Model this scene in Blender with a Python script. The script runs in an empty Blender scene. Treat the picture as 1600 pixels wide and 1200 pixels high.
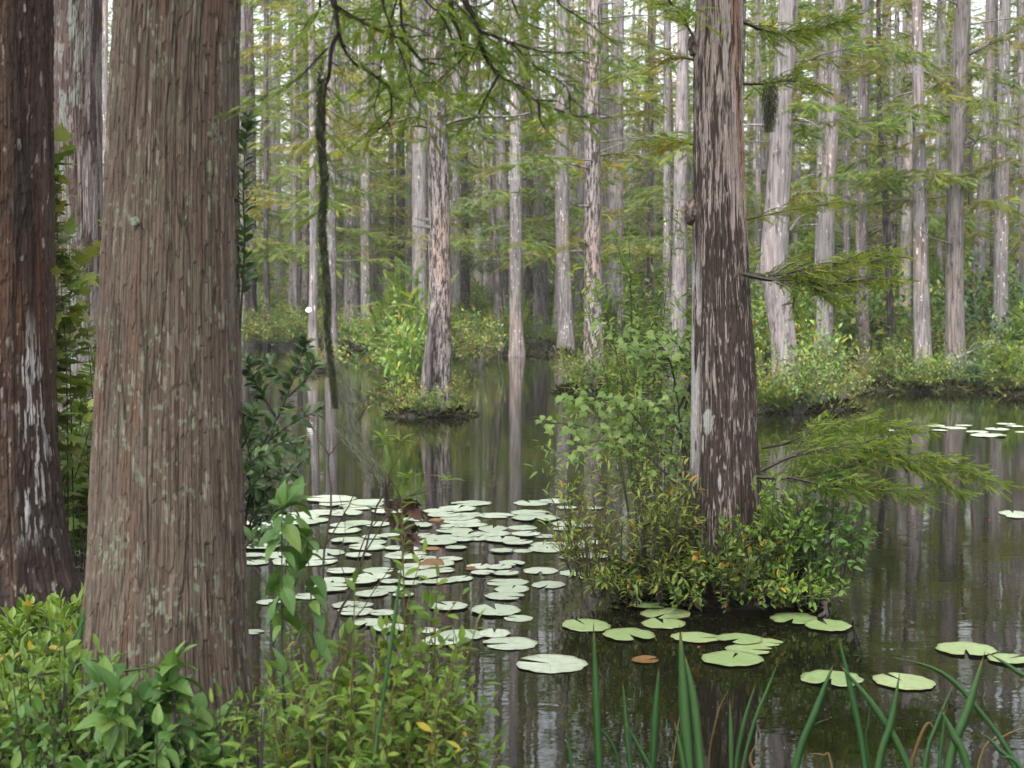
import bpy, math
import numpy as np
from mathutils import Vector

# ------------------------------------------------------------------ camera
CAMZ, FPX = 1.8, 2312.0
PITCH = math.atan(150 / FPX)
sc = bpy.context.scene
col = sc.collection
cam_d = bpy.data.cameras.new('camera')
cam = bpy.data.objects.new('camera', cam_d); col.objects.link(cam)
cam.location = (0, 0, CAMZ); cam.rotation_euler = (math.pi / 2 - PITCH, 0, 0)
cam_d.sensor_width = 36; cam_d.lens = 36 * FPX / 1600
cam_d.clip_start = .05; cam_d.clip_end = 2000
cam_d.dof.use_dof = True; cam_d.dof.focus_distance = 7.6; cam_d.dof.aperture_fstop = 6.5
sc.camera = cam

# ------------------------------------------------------------------ light
SUN_EL, SUN_AZ = math.radians(55), math.radians(200)
w = bpy.data.worlds.new('World'); sc.world = w; w.use_nodes = True
nt = w.node_tree; nt.nodes.clear()
sky = nt.nodes.new('ShaderNodeTexSky'); sky.sky_type = 'NISHITA'; sky.sun_disc = False
sky.sun_elevation = SUN_EL; sky.sun_rotation = SUN_AZ; sky.dust_density = 6; sky.air_density = 1; sky.ozone_density = 1
hsv = nt.nodes.new('ShaderNodeHueSaturation'); hsv.inputs['Saturation'].default_value = .22
bg = nt.nodes.new('ShaderNodeBackground'); bg.inputs['Strength'].default_value = .15
wo = nt.nodes.new('ShaderNodeOutputWorld')
nt.links.new(sky.outputs[0], hsv.inputs['Color']); nt.links.new(hsv.outputs[0], bg.inputs['Color']); nt.links.new(bg.outputs[0], wo.inputs[0])
sun_d = bpy.data.lights.new('sun', 'SUN'); sun_d.energy = 1.1; sun_d.angle = math.radians(40); sun_d.color = (1, .97, .92)
sun = bpy.data.objects.new('sun', sun_d); col.objects.link(sun)
# lamp shines from azimuth SUN_AZ (clockwise from +Y), elevation SUN_EL
sdir = Vector((math.sin(SUN_AZ) * math.cos(SUN_EL), math.cos(SUN_AZ) * math.cos(SUN_EL), math.sin(SUN_EL)))
sun.rotation_euler = sdir.to_track_quat('Z', 'Y').to_euler()
sc.view_settings.view_transform = 'Standard'; sc.view_settings.look = 'None'
sc.view_settings.exposure = 1.95; sc.view_settings.gamma = 1
sc.render.engine = 'CYCLES'
sc.cycles.max_bounces = 6; sc.cycles.diffuse_bounces = 3; sc.cycles.glossy_bounces = 3
sc.cycles.transmission_bounces = 3; sc.cycles.caustics_reflective = False; sc.cycles.caustics_refractive = False
sc.cycles.use_denoising = True; sc.cycles.denoiser = 'OPENIMAGEDENOISE'; sc.cycles.denoising_input_passes = 'RGB_ALBEDO_NORMAL'; sc.cycles.denoising_prefilter = 'ACCURATE'

rng = np.random.default_rng(11)
U = lambda a, b, n=None: rng.uniform(a, b, n)

# ------------------------------------------------------------------ picture -> world
def ray(px, py):
    dx = (px - 800) / FPX; dz = -(py - 600) / FPX
    c, s = math.cos(PITCH), math.sin(PITCH)
    return np.array([dx, c + dz * s, -s + dz * c])
def P(px, py, Y):
    d = ray(px, py); return np.array([0, 0, CAMZ]) + d * (Y / d[1])
def G(px, py, z=0.):
    d = ray(px, py); return np.array([0, 0, CAMZ]) + d * ((z - CAMZ) / d[2])

# ------------------------------------------------------------------ noise
def h3(i, j, k, seed=0):
    n = (i.astype(np.int64) * 374761393 + j.astype(np.int64) * 668265263 + k.astype(np.int64) * 2147483647 + seed * 1274126177) & 0xffffffff
    n = ((n ^ (n >> 13)) * 1274126177) & 0xffffffff
    n = n ^ (n >> 16)
    return (n & 0xffffff) / float(0xffffff)
def vn(x, y, z=0., seed=0):
    x, y, z = np.broadcast_arrays(np.asarray(x, float), np.asarray(y, float), np.asarray(z, float))
    i, j, k = np.floor(x), np.floor(y), np.floor(z)
    f, g, h = x - i, y - j, z - k
    f = f * f * (3 - 2 * f); g = g * g * (3 - 2 * g); h = h * h * (3 - 2 * h)
    i, j, k = i.astype(np.int64), j.astype(np.int64), k.astype(np.int64)
    def L(a, b, t): return a + (b - a) * t
    return L(L(L(h3(i, j, k, seed), h3(i + 1, j, k, seed), f), L(h3(i, j + 1, k, seed), h3(i + 1, j + 1, k, seed), f), g),
             L(L(h3(i, j, k + 1, seed), h3(i + 1, j, k + 1, seed), f), L(h3(i, j + 1, k + 1, seed), h3(i + 1, j + 1, k + 1, seed), f), g), h)
def fbm(x, y, z=0., seed=0, o=4):
    r = 0; a = .5; t = 0
    for q in range(o):
        m = 2 ** q; r = r + a * vn(x * m, y * m, z * m, seed + q); t += a; a *= .5
    return r / t
def sst(a, b, x):
    t = np.clip((x - a) / (b - a), 0, 1); return t * t * (3 - 2 * t)

# ------------------------------------------------------------------ mesh building
def link(o, parent=None):
    col.objects.link(o)
    if parent is not None: o.parent = parent
    return o
class Geo:
    def __init__(s): s.v = []; s.t = []; s.r = []; s.q = []; s.c = []; s.n = 0; s.m = []; s.mi = 0
    def add(s, v, t, rnd=.5, tone=0., colr=None):
        v = np.asarray(v, float).reshape(-1, 3); t = np.asarray(t, np.int64).reshape(-1, 3)
        s.v.append(v); s.t.append(t + s.n); s.n += len(v)
        s.r.append(np.broadcast_to(rnd, (len(v),)).astype(float)); s.q.append(np.broadcast_to(tone, (len(v),)).astype(float))
        s.m.append(np.full(len(t), s.mi))
        if colr is not None: s.c.append(colr)
    def mesh(s, name, mats, smooth=False):
        V = np.concatenate(s.v).astype(np.float32); T = np.concatenate(s.t).astype(np.int32); m = len(T)
        me = bpy.data.meshes.new(name)
        me.vertices.add(len(V)); me.vertices.foreach_set('co', V.ravel())
        me.loops.add(3 * m); me.loops.foreach_set('vertex_index', T.ravel())
        me.polygons.add(m); me.polygons.foreach_set('loop_start', np.arange(0, 3 * m, 3, dtype=np.int32))
        me.polygons.foreach_set('material_index', np.concatenate(s.m).astype(np.int32))
        me.update(calc_edges=True)
        me.polygons.foreach_set('use_smooth', np.full(m, smooth))
        for nm, a in (('rnd', s.r), ('tone', s.q)):
            at = me.attributes.new(nm, 'FLOAT', 'POINT'); at.data.foreach_set('value', np.concatenate(a).astype(np.float32))
        if s.c:
            C = np.concatenate(s.c); C = np.hstack([C, np.ones((len(C), 1))])
            at = me.attributes.new('col', 'FLOAT_COLOR', 'POINT'); at.data.foreach_set('color', C.astype(np.float32).ravel())
        for x in (mats if isinstance(mats, (list, tuple)) else [mats]): me.materials.append(x)
        return me
    def obj(s, name, mats, parent=None, smooth=False, loc=None):
        o = bpy.data.objects.new(name, s.mesh(name, mats, smooth)); link(o, parent)
        if loc is not None: o.location = loc
        return o
def empty(name, loc=(0, 0, 0)):
    o = bpy.data.objects.new(name, None); o.location = loc; o.empty_display_size = .1; return link(o)
def tag(o, label=None, cat=None, group=None, kind=None):
    if label: o['label'] = label
    if cat: o['category'] = cat
    if group: o['group'] = group
    if kind: o['kind'] = kind
    return o
def nrm(a): return a / np.maximum(np.linalg.norm(a, axis=-1, keepdims=True), 1e-9)

def tube(g, pts, rad, n=5, rnd=.5, cap=True):
    pts = np.asarray(pts, float); k = len(pts); rad = np.broadcast_to(rad, (k,))
    t = nrm(np.gradient(pts, axis=0)); ref = np.array([0, 0, 1.]) if abs(t[0, 2]) < .9 else np.array([1., 0, 0])
    a = nrm(np.cross(t, ref)); b = np.cross(t, a)
    th = np.arange(n) * 2 * math.pi / n
    v = pts[:, None] + rad[:, None, None] * (a[:, None] * np.cos(th)[None, :, None] + b[:, None] * np.sin(th)[None, :, None])
    i = np.arange(k - 1)[:, None] * n; j = np.arange(n)[None]; jn = (j + 1) % n
    q = np.stack([i + j, i + jn, i + n + jn, i + n + j], -1).reshape(-1, 4)
    T = np.concatenate([q[:, [0, 1, 2]], q[:, [0, 2, 3]]])
    g.add(v.reshape(-1, 3), T, rnd)
def smoothline(pts, m=4):
    pts = np.asarray(pts, float)
    if len(pts) < 3: 
        t = np.linspace(0, 1, m + 1)[:, None]; return pts[0] * (1 - t) + pts[-1] * t
    p = np.vstack([2 * pts[0] - pts[1], pts, 2 * pts[-1] - pts[-2]]); out = []
    for i in range(1, len(p) - 2):
        for t in np.arange(m) / m:
            out.append(.5 * ((2 * p[i]) + (-p[i - 1] + p[i + 1]) * t + (2 * p[i - 1] - 5 * p[i] + 4 * p[i + 1] - p[i + 2]) * t * t + (-p[i - 1] + 3 * p[i] - 3 * p[i + 1] + p[i + 2]) * t ** 3))
    out.append(p[-2]); return np.array(out)
def frames(d, up):
    y = nrm(d); x = np.cross(y, up); bad = np.linalg.norm(x, axis=1) < 1e-4; x[bad] = [1, 0, 0]; x = nrm(x); z = np.cross(x, y)
    return np.stack([x, y, z], -1)
def scatter(g, tpl, pos, d, up, s, rnd, tone=None):
    """instances of a leaf template; template y = length, x = width, z = normal"""
    V, T = tpl; N = len(pos)
    if N == 0: return
    R = frames(np.asarray(d, float), np.asarray(up, float)); s = np.broadcast_to(s, (N,))
    v = np.einsum('nij,kj->nki', R, V) * s[:, None, None] + np.asarray(pos)[:, None]
    t = T[None] + (np.arange(N) * len(V))[:, None, None]
    tone = np.zeros(N) if tone is None else np.broadcast_to(tone, (N,))
    g.add(v.reshape(-1, 3), t.reshape(-1, 3), np.repeat(rnd, len(V)), np.repeat(tone, len(V)))

# ------------------------------------------------------------------ leaf templates (unit length along +y)
def leaf_tpl(wd, peak=.45, fold=.25, droop=.25, n=4, pet=.06):
    V = [(0, 0, 0), (0, pet, 0)]; T = []
    ys = np.linspace(pet, 1, n + 1)[1:-1]
    prof = lambda t: (math.sin(math.pi * t ** (math.log(.5) / math.log(peak)))) ** .85
    idx = []
    for y in ys:
        t = (y - pet) / (1 - pet); ww = wd * .5 * prof(t); z = -droop * y * y
        idx.append(len(V)); V += [(-ww, y, z + fold * ww), (0, y, z), (ww, y, z + fold * ww)]
    tip = len(V); V.append((0, 1, -droop))
    a = idx[0]; T += [(1, a + 1, a), (1, a + 2, a + 1)]
    for a, b in zip(idx, idx[1:]): T += [(a, a + 1, b + 1), (a, b + 1, b), (a + 1, a + 2, b + 2), (a + 1, b + 2, b + 1)]
    a = idx[-1]; T += [(a, a + 1, tip), (a + 1, a + 2, tip)]
    return np.array(V, float), np.array(T)
L_LANCE = leaf_tpl(.26, .42, .3, .35, 6)
L_OVAL = leaf_tpl(.42, .5, .25, .15, 6)
L_BROAD = leaf_tpl(.50, .36, .3, .4, 6, .1)
L_MID = leaf_tpl(.36, .45, .3, .2, 3)
L_NARROW = leaf_tpl(.2, .5, .3, .1, 3)
L_LO = (np.array([(0, 0, 0), (-.2, .5, .06), (.2, .5, .06), (0, 1, -.1)], float), np.array([(0, 2, 1), (1, 2, 3)]))
def maple_tpl():
    o = [(0, 0), (.18, -.05), (.30, .02), (.52, .12), (.36, .22), (.62, .48), (.40, .44), (.30, .42), (.26, .60), (.10, .70), (0, 1.)]
    o = o + [(-x, y) for x, y in o[-2:0:-1]]
    V = [(0, .28, 0)] + [(x, y + .02, -.25 * (x * x + y * y) + .08 * abs(x)) for x, y in o]
    V = np.array(V, float); V[:, 1] += .25; n = len(o)
    T = [(0, 1 + i, 1 + (i + 1) % n) for i in range(n)]
    b = len(V); V = np.vstack([V, [(-.008, 0, 0.05), (.008, 0, .05)]]); T.append((1, b, b + 1))
    return V, np.array(T)
L_MAPLE = maple_tpl()
def frond_tpl(n, nl, nw, ang=58, jit=.3):
    """feathery cypress spray: a rachis with n pairs of flat needles"""
    r = np.random.default_rng(n); V = [(-.008, 0, 0), (.008, 0, 0), (0, 1, -.12)]; T = [(0, 1, 2)]
    for i in range(n):
        y = .06 + .92 * i / n
        for sgn in (-1, 1):
            a = math.radians(ang + r.uniform(-12, 12)); L = nl * (1 - .55 * (y ** 3)) * (.55 + .45 * min(1, y * 4)) * r.uniform(1 - jit, 1.05)
            z0 = -.12 * y * y; dx, dy = sgn * math.sin(a) * L, math.cos(a) * L
            b = len(V); V += [(0, y - nw * .5, z0), (0, y + nw * .5, z0), (dx * .55, y + dy * .55 + nw * .35, z0 + .02), (dx, y + dy, z0 - r.uniform(0, .1) * L)]
            T += [(b, b + 1, b + 2), (b, b + 2, b + 3)]
    return np.array(V, float), np.array(T)
F_HI = frond_tpl(12, .2, .07, 52, .5)
F_MID = frond_tpl(7, .26, .12)
F_LO = frond_tpl(3, .34, .30, 50)

# ------------------------------------------------------------------ materials
def new_mat(name):
    m = bpy.data.materials.new(name); m.use_nodes = True; m.node_tree.nodes.clear(); return m, m.node_tree
def N(t, kind, **kw):
    n = t.nodes.new(kind)
    for k, v in kw.items():
        if k[0] == '_': setattr(n, k[1:], v)
        else: n.inputs[k.replace('__', ' ')].default_value = v
    return n
def ramp(t, fac, stops, interp='LINEAR'):
    r = t.nodes.new('ShaderNodeValToRGB'); e = r.color_ramp.elements; r.color_ramp.interpolation = interp
    while len(e) < len(stops): e.new(.5)
    for x, (p, c) in zip(e, stops): x.position = p; x.color = (*c, 1) if len(c) == 3 else c
    t.links.new(fac, r.inputs[0]); return r.outputs[0]
def mix(t, f, a, b, mode='MIX'):
    m = t.nodes.new('ShaderNodeMix'); m.data_type = 'RGBA'; m.blend_type = mode
    for s, x in ((m.inputs[0], f), (m.inputs[6], a), (m.inputs[7], b)):
        if isinstance(x, (int, float)): s.default_value = x
        elif isinstance(x, tuple): s.default_value = (*x, 1)
        else: t.links.new(x, s)
    return m.outputs[2]
def leaf_mat(name, stops, alt=None, rough=.5, trans=.3, spec=.35):
    m, t = new_mat(name)
    a = N(t, 'ShaderNodeAttribute', _attribute_name='rnd')
    c = ramp(t, a.outputs['Fac'], stops)
    if alt:
        b = N(t, 'ShaderNodeAttribute', _attribute_name='tone')
        c = mix(t, b.outputs['Fac'], c, ramp(t, a.outputs['Fac'], alt))
    p = N(t, 'ShaderNodeBsdfPrincipled', Roughness=rough); p.inputs['Specular IOR Level'].default_value = spec
    tr = N(t, 'ShaderNodeBsdfTranslucent'); g = N(t, 'ShaderNodeMixShader'); g.inputs[0].default_value = trans
    c2 = mix(t, 1., c, (1.25, 1.2, .6), 'MULTIPLY')
    t.links.new(c, p.inputs['Base Color']); t.links.new(c2, tr.inputs[0])
    t.links.new(p.outputs[0], g.inputs[1]); t.links.new(tr.outputs[0], g.inputs[2])
    o = t.nodes.new('ShaderNodeOutputMaterial'); t.links.new(g.outputs[0], o.inputs[0]); return m
def wood_mat(name, a, b, rough=.85):
    m, t = new_mat(name); tc = N(t, 'ShaderNodeTexCoord')
    n = N(t, 'ShaderNodeTexNoise', Scale=60., Detail=4.); t.links.new(tc.outputs['Object'], n.inputs['Vector'])
    c = ramp(t, n.outputs[0], [(.3, a), (.7, b)])
    p = N(t, 'ShaderNodeBsdfPrincipled', Roughness=rough); t.links.new(c, p.inputs['Base Color'])
    o = t.nodes.new('ShaderNodeOutputMaterial'); t.links.new(p.outputs[0], o.inputs[0]); return m
def bark_mat(name, base, alt, dark, darkamt=.5, light=(.5, .48, .46), lightamt=.62, sc_=14., bump=.5):
    """weathered fibrous bark: vertical streaks, dark stain patches, pale flecks"""
    m, t = new_mat(name); tc = N(t, 'ShaderNodeTexCoord'); oi = N(t, 'ShaderNodeObjectInfo')
    ad = N(t, 'ShaderNodeVectorMath', _operation='ADD'); mu = N(t, 'ShaderNodeVectorMath', _operation='SCALE')
    mu.inputs[0].default_value = (37, 51, 23); t.links.new(oi.outputs['Random'], mu.inputs['Scale'])
    t.links.new(tc.outputs['Object'], ad.inputs[0]); t.links.new(mu.outputs[0], ad.inputs[1])
    def nz(s, zf, det=5., rg=.6):
        mp = N(t, 'ShaderNodeMapping'); mp.inputs['Scale'].default_value = (s, s, s * zf)
        t.links.new(ad.outputs[0], mp.inputs[0]); n = N(t, 'ShaderNodeTexNoise', Scale=1., Detail=det, Roughness=rg)
        t.links.new(mp.outputs[0], n.inputs['Vector']); return n.outputs[0]
    f = nz(sc_ * 2.2, .06, 6.); c = ramp(t, f, [(.34, tuple(x * .6 for x in base)), (.47, base), (.6, alt), (.72, tuple(min(1, x * 1.25) for x in alt))])
    broad = nz(1.6, .35, 3.)
    tint = ramp(t, broad, [(.35, (.88, .9, .94)), (.55, (1, 1, 1)), (.68, (1.12, .98, .9))]); c = mix(t, 1., c, tint, 'MULTIPLY')
    dn = nz(sc_ * .9, .22, 7., .7)
    k = 1 - darkamt
    dm = ramp(t, dn, [(k - .05, (0, 0, 0)), (k + .04, (1, 1, 1))])
    c = mix(t, dm, c, dark)
    ln = nz(sc_ * 1.5, .3, 4., .6); lm = ramp(t, ln, [(lightamt, (0, 0, 0)), (lightamt + .04, (1, 1, 1))]); c = mix(t, lm, c, light)
    p = N(t, 'ShaderNodeBsdfPrincipled', Roughness=.9); p.inputs['Specular IOR Level'].default_value = .2
    bm = N(t, 'ShaderNodeBump', Strength=bump, Distance=.03); t.links.new(f, bm.inputs['Height']); t.links.new(bm.outputs[0], p.inputs['Normal'])
    t.links.new(c, p.inputs['Base Color']); o = t.nodes.new('ShaderNodeOutputMaterial'); t.links.new(p.outputs[0], o.inputs[0]); return m

GREEN = [(0, (.04, .085, .018)), (.35, (.09, .155, .028)), (.75, (.15, .215, .04)), (1, (.23, .27, .05))]
YEL = [(0, (.13, .14, .02)), (.5, (.22, .20, .03)), (.85, (.30, .24, .035)), (1, (.30, .15, .03))]
M = {}
M['needles'] = leaf_mat('cypress_needles', GREEN, YEL, .6, .5, .2)
M['near_needles'] = leaf_mat('near_cypress_needles', [(0, (.11, .19, .035)), (.6, (.19, .30, .055)), (1, (.29, .38, .08))], YEL, .55, .55, .2)
M['shrub'] = leaf_mat('shrub_leaves', [(0, (.05, .10, .02)), (.5, (.09, .16, .03)), (.85, (.15, .22, .045)), (.94, (.24, .23, .05)), (.975, (.42, .24, .03)), (1, (.36, .11, .02))], YEL, .45, .3)
M['fresh'] = leaf_mat('fresh_leaves', [(0, (.09, .17, .03)), (.5, (.15, .25, .045)), (.97, (.20, .30, .05)), (.992, (.45, .36, .04)), (1, (.45, .2, .04))], YEL, .42, .35)
M['maple'] = leaf_mat('maple_leaves', [(0, (.11, .19, .045)), (.6, (.17, .26, .07)), (1, (.26, .33, .11))], YEL, .5, .35)
M['bay'] = leaf_mat('bay_leaves', [(0, (.04, .08, .03)), (.6, (.07, .13, .045)), (1, (.12, .20, .07))], None, .28, .2, .5)
M['broad'] = leaf_mat('broad_herb_leaves', [(0, (.06, .14, .035)), (.6, (.10, .20, .05)), (1, (.15, .26, .06))], YEL, .45, .3)
M['dead'] = leaf_mat('dead_leaves', [(0, (.025, .012, .008)), (.7, (.055, .025, .015)), (1, (.10, .045, .03))], None, .6, .08)
M['iris'] = leaf_mat('iris_blades', [(0, (.035, .10, .03)), (.8, (.065, .14, .045)), (.93, (.10, .17, .06)), (1, (.20, .13, .05))], None, .4, .2)
M['moss'] = leaf_mat('spanish_moss', [(0, (.10, .11, .085)), (.6, (.17, .18, .145)), (1, (.25, .26, .21))], None, .9, .2, .05)
M['dark_moss'] = leaf_mat('old_spanish_moss', [(0, (.03, .035, .02)), (.6, (.065, .075, .045)), (1, (.14, .15, .10))], None, .9, .15, .05)
M['fringe'] = leaf_mat('dry_fringe', [(0, (.008, .006, .004)), (.45, (.018, .012, .008)), (.6, (.05, .055, .018)), (1, (.11, .14, .04))], None, .9, .15, .05)
M['twig'] = wood_mat('twig_bark', (.018, .014, .011), (.06, .048, .038))
M['grey_twig'] = wood_mat('grey_twig_bark', (.05, .045, .04), (.15, .14, .125))
M['red_twig'] = wood_mat('reddish_stem', (.07, .045, .02), (.13, .10, .04))
M['bark_grey'] = bark_mat('bark_grey', (.135, .12, .118), (.215, .195, .192), (.05, .042, .04), .40, sc_=13)
M['bark_pale'] = bark_mat('bark_pale', (.165, .148, .146), (.24, .215, .212), (.065, .055, .052), .42, (.36, .34, .33), .64, sc_=13)
M['bark_dark'] = bark_mat('bark_dark', (.085, .07, .067), (.145, .123, .12), (.03, .024, .023), .50, (.3, .28, .27), .66, sc_=14)
M['bark_brown'] = bark_mat('bark_brown', (.115, .10, .094), (.175, .155, .147), (.045, .036, .034), .42, (.3, .28, .27), .68, sc_=14)
M['bark_fleck'] = bark_mat('bark_flecked', (.20, .170, .162), (.29, .255, .245), (.035, .030, .029), .49, (.38, .35, .34), .68, sc_=28)
M['peat'] = wood_mat('peat', (.004, .003, .002), (.014, .009, .006))

def attr_mat(name, rough=.9, spec=.2, nscale=260., bump=.25, dist=.002):
    m, t = new_mat(name); a = N(t, 'ShaderNodeAttribute', _attribute_name='col'); tc = N(t, 'ShaderNodeTexCoord')
    mp = N(t, 'ShaderNodeMapping'); mp.inputs['Scale'].default_value = (nscale, nscale, nscale * .12); t.links.new(tc.outputs['Object'], mp.inputs[0])
    n = N(t, 'ShaderNodeTexNoise', Scale=1., Detail=5., Roughness=.65); t.links.new(mp.outputs[0], n.inputs['Vector'])
    c = mix(t, 1., a.outputs['Color'], ramp(t, n.outputs[0], [(.3, (.72, .70, .68)), (.7, (1.25, 1.25, 1.25))]), 'MULTIPLY')
    p = N(t, 'ShaderNodeBsdfPrincipled', Roughness=rough); p.inputs['Specular IOR Level'].default_value = spec
    b = N(t, 'ShaderNodeBump', Strength=bump, Distance=dist * 4); t.links.new(n.outputs[0], b.inputs['Height']); t.links.new(b.outputs[0], p.inputs['Normal'])
    t.links.new(c, p.inputs['Base Color']); o = t.nodes.new('ShaderNodeOutputMaterial'); t.links.new(p.outputs[0], o.inputs[0]); return m
M['near_bark'] = attr_mat('near_bark')

# water
m, t = new_mat('dark_water'); M['water'] = m
tc = N(t, 'ShaderNodeTexCoord')
def wn(sx, sy, det, rot=0.):
    mp = N(t, 'ShaderNodeMapping'); mp.inputs['Scale'].default_value = (sx, sy, 1); mp.inputs['Rotation'].default_value = (0, 0, rot)
    t.links.new(tc.outputs['Object'], mp.inputs[0]); n = N(t, 'ShaderNodeTexNoise', Scale=1., Detail=det, Roughness=.5); t.links.new(mp.outputs[0], n.inputs['Vector']); return n.outputs[0]
r1 = wn(2.2, 5.5, 2., .2); r2 = wn(9., 22., 2., -.15)
b1 = N(t, 'ShaderNodeBump', Strength=1., Distance=.0011); t.links.new(r1, b1.inputs['Height'])
b2 = N(t, 'ShaderNodeBump', Strength=1., Distance=.0002); t.links.new(r2, b2.inputs['Height']); t.links.new(b1.outputs[0], b2.inputs['Normal'])
p = N(t, 'ShaderNodeBsdfPrincipled', Roughness=.02, IOR=1.33)
p.inputs['Base Color'].default_value = (.006, .006, .003, 1); t.links.new(b2.outputs[0], p.inputs['Normal'])
o = t.nodes.new('ShaderNodeOutputMaterial'); t.links.new(p.outputs[0], o.inputs[0])
# soil
m, t = new_mat('leaf_litter_soil'); M['soil'] = m
tc = N(t, 'ShaderNodeTexCoord'); n = N(t, 'ShaderNodeTexNoise', Scale=9., Detail=8., Roughness=.7); t.links.new(tc.outputs['Object'], n.inputs['Vector'])
vo = N(t, 'ShaderNodeTexVoronoi', Scale=40.); t.links.new(tc.outputs['Object'], vo.inputs['Vector'])
c = ramp(t, n.outputs[0], [(.3, (.008, .006, .004)), (.55, (.02, .015, .009)), (.7, (.035, .035, .012))])
p = N(t, 'ShaderNodeBsdfPrincipled', Roughness=.95); b = N(t, 'ShaderNodeBump', Strength=.8, Distance=.03)
t.links.new(vo.outputs[0], b.inputs['Height']); t.links.new(b.outputs[0], p.inputs['Normal']); t.links.new(c, p.inputs['Base Color'])
o = t.nodes.new('ShaderNodeOutputMaterial'); t.links.new(p.outputs[0], o.inputs[0])
# lily pads
def pad_mat(name, a, b, edge, rough_=.38, spec_=1.):
    m, t = new_mat(name); oi = N(t, 'ShaderNodeObjectInfo'); at = N(t, 'ShaderNodeAttribute', _attribute_name='rnd'); tc = N(t, 'ShaderNodeTexCoord')
    n = N(t, 'ShaderNodeTexNoise', Scale=3., Detail=6.); oo = N(t, 'ShaderNodeVectorMath', _operation='ADD'); t.links.new(tc.outputs['Object'], oo.inputs[0]); t.links.new(oi.outputs['Location'], oo.inputs[1]); t.links.new(oo.outputs[0], n.inputs['Vector'])
    n2 = N(t, 'ShaderNodeTexNoise', Scale=22., Detail=3.); t.links.new(tc.outputs['Object'], n2.inputs['Vector'])
    c = mix(t, oi.outputs['Random'], a, b)
    c = mix(t, ramp(t, n.outputs[0], [(.50, (0, 0, 0)), (.72, (.7, .7, .7))]), c, edge)
    c = mix(t, ramp(t, n2.outputs[0], [(.66, (0, 0, 0)), (.70, (.8, .8, .8))]), c, (.10, .08, .04))
    c = mix(t, ramp(t, at.outputs['Fac'], [(.85, (0, 0, 0)), (1, (.75, .75, .75))]), c, edge)
    gr = N(t, 'ShaderNodeTexGradient', _gradient_type='RADIAL'); t.links.new(tc.outputs['Object'], gr.inputs[0])
    m1 = N(t, 'ShaderNodeMath', _operation='MULTIPLY'); m1.inputs[1].default_value = 19.; m2 = N(t, 'ShaderNodeMath', _operation='PINGPONG'); m2.inputs[1].default_value = .5
    t.links.new(gr.outputs['Fac'], m1.inputs[0]); t.links.new(m1.outputs[0], m2.inputs[0])
    c = mix(t, ramp(t, m2.outputs[0], [(0., (.8, .8, .8)), (.09, (0, 0, 0))]), c, tuple(x * .62 for x in a))
    p = N(t, 'ShaderNodeBsdfPrincipled', Roughness=rough_); p.inputs['Specular IOR Level'].default_value = spec_
    bp = N(t, 'ShaderNodeBump', Strength=.4, Distance=.01); t.links.new(n.outputs[0], bp.inputs['Height']); t.links.new(bp.outputs[0], p.inputs['Normal'])
    t.links.new(c, p.inputs['Base Color']); o = t.nodes.new('ShaderNodeOutputMaterial'); t.links.new(p.outputs[0], o.inputs[0]); return m
M['pad'] = pad_mat('lily_pad_green_sky_sheen', (.29, .36, .26), (.40, .45, .36), (.20, .20, .10))  # pale green, with whitish sky reflection partly painted into the base colour
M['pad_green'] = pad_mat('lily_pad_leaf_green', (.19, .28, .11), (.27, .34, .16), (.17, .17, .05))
M['pad_brown'] = pad_mat('lily_pad_brown', (.13, .06, .014), (.19, .11, .025), (.05, .03, .012), .5, .4)
m, t = new_mat('white_plastic'); M['white'] = m
p = N(t, 'ShaderNodeBsdfPrincipled', Roughness=.5); p.inputs['Base Color'].default_value = (.8, .8, .8, 1); o = t.nodes.new('ShaderNodeOutputMaterial'); t.links.new(p.outputs[0], o.inputs[0])

# ------------------------------------------------------------------ ground, water
def shore(x):
    """distance (y) at which the near bank meets the water"""
    return np.where(x < -1.0, 5.3 + 3.2 * sst(-1.0, -1.9, x), 5.3 - 1.25 * sst(-1.0, -.1, x) ) + .12 * np.sin(x * 3.1)
def ground_z(x, y):
    d = shore(x) - y
    z = np.where(d > 0, .34 * sst(0, 1.1, d) + .03, -.9 * sst(0, 1.5, -d) + .03)
    z = z + .03 * (fbm(x * 3, y * 3, 0, 5) - .5) * 2
    return z + 1.6 * sst(128, 150, np.hypot(x, y))
xs = np.unique(np.concatenate([np.linspace(-700, -14, 30), np.linspace(-14, 14, 225), np.linspace(14, 700, 30)]))
ys = np.unique(np.concatenate([np.linspace(-400, -6, 14), np.linspace(-6, 14, 160), np.linspace(14, 180, 60), np.linspace(180, 900, 12)]))
X, Y = np.meshgrid(xs, ys); Z = ground_z(X, Y); nx, ny = len(xs), len(ys)
i = np.arange(ny - 1)[:, None] * nx; j = np.arange(nx - 1)[None]
q = np.stack([i + j, i + j + 1, i + nx + j + 1, i + nx + j], -1).reshape(-1, 4)
g = Geo(); g.add(np.stack([X, Y, Z], -1), np.concatenate([q[:, :3], q[:, [0, 2, 3]]])); tag(g.obj('ground', M['soil'], smooth=True), kind='structure')
g = Geo(); g.add([(-300, -60, 0), (300, -60, 0), (300, 160, 0), (-300, 160, 0)], [(0, 1, 2), (0, 2, 3)]); tag(g.obj('water', M['water']), kind='structure')

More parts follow.
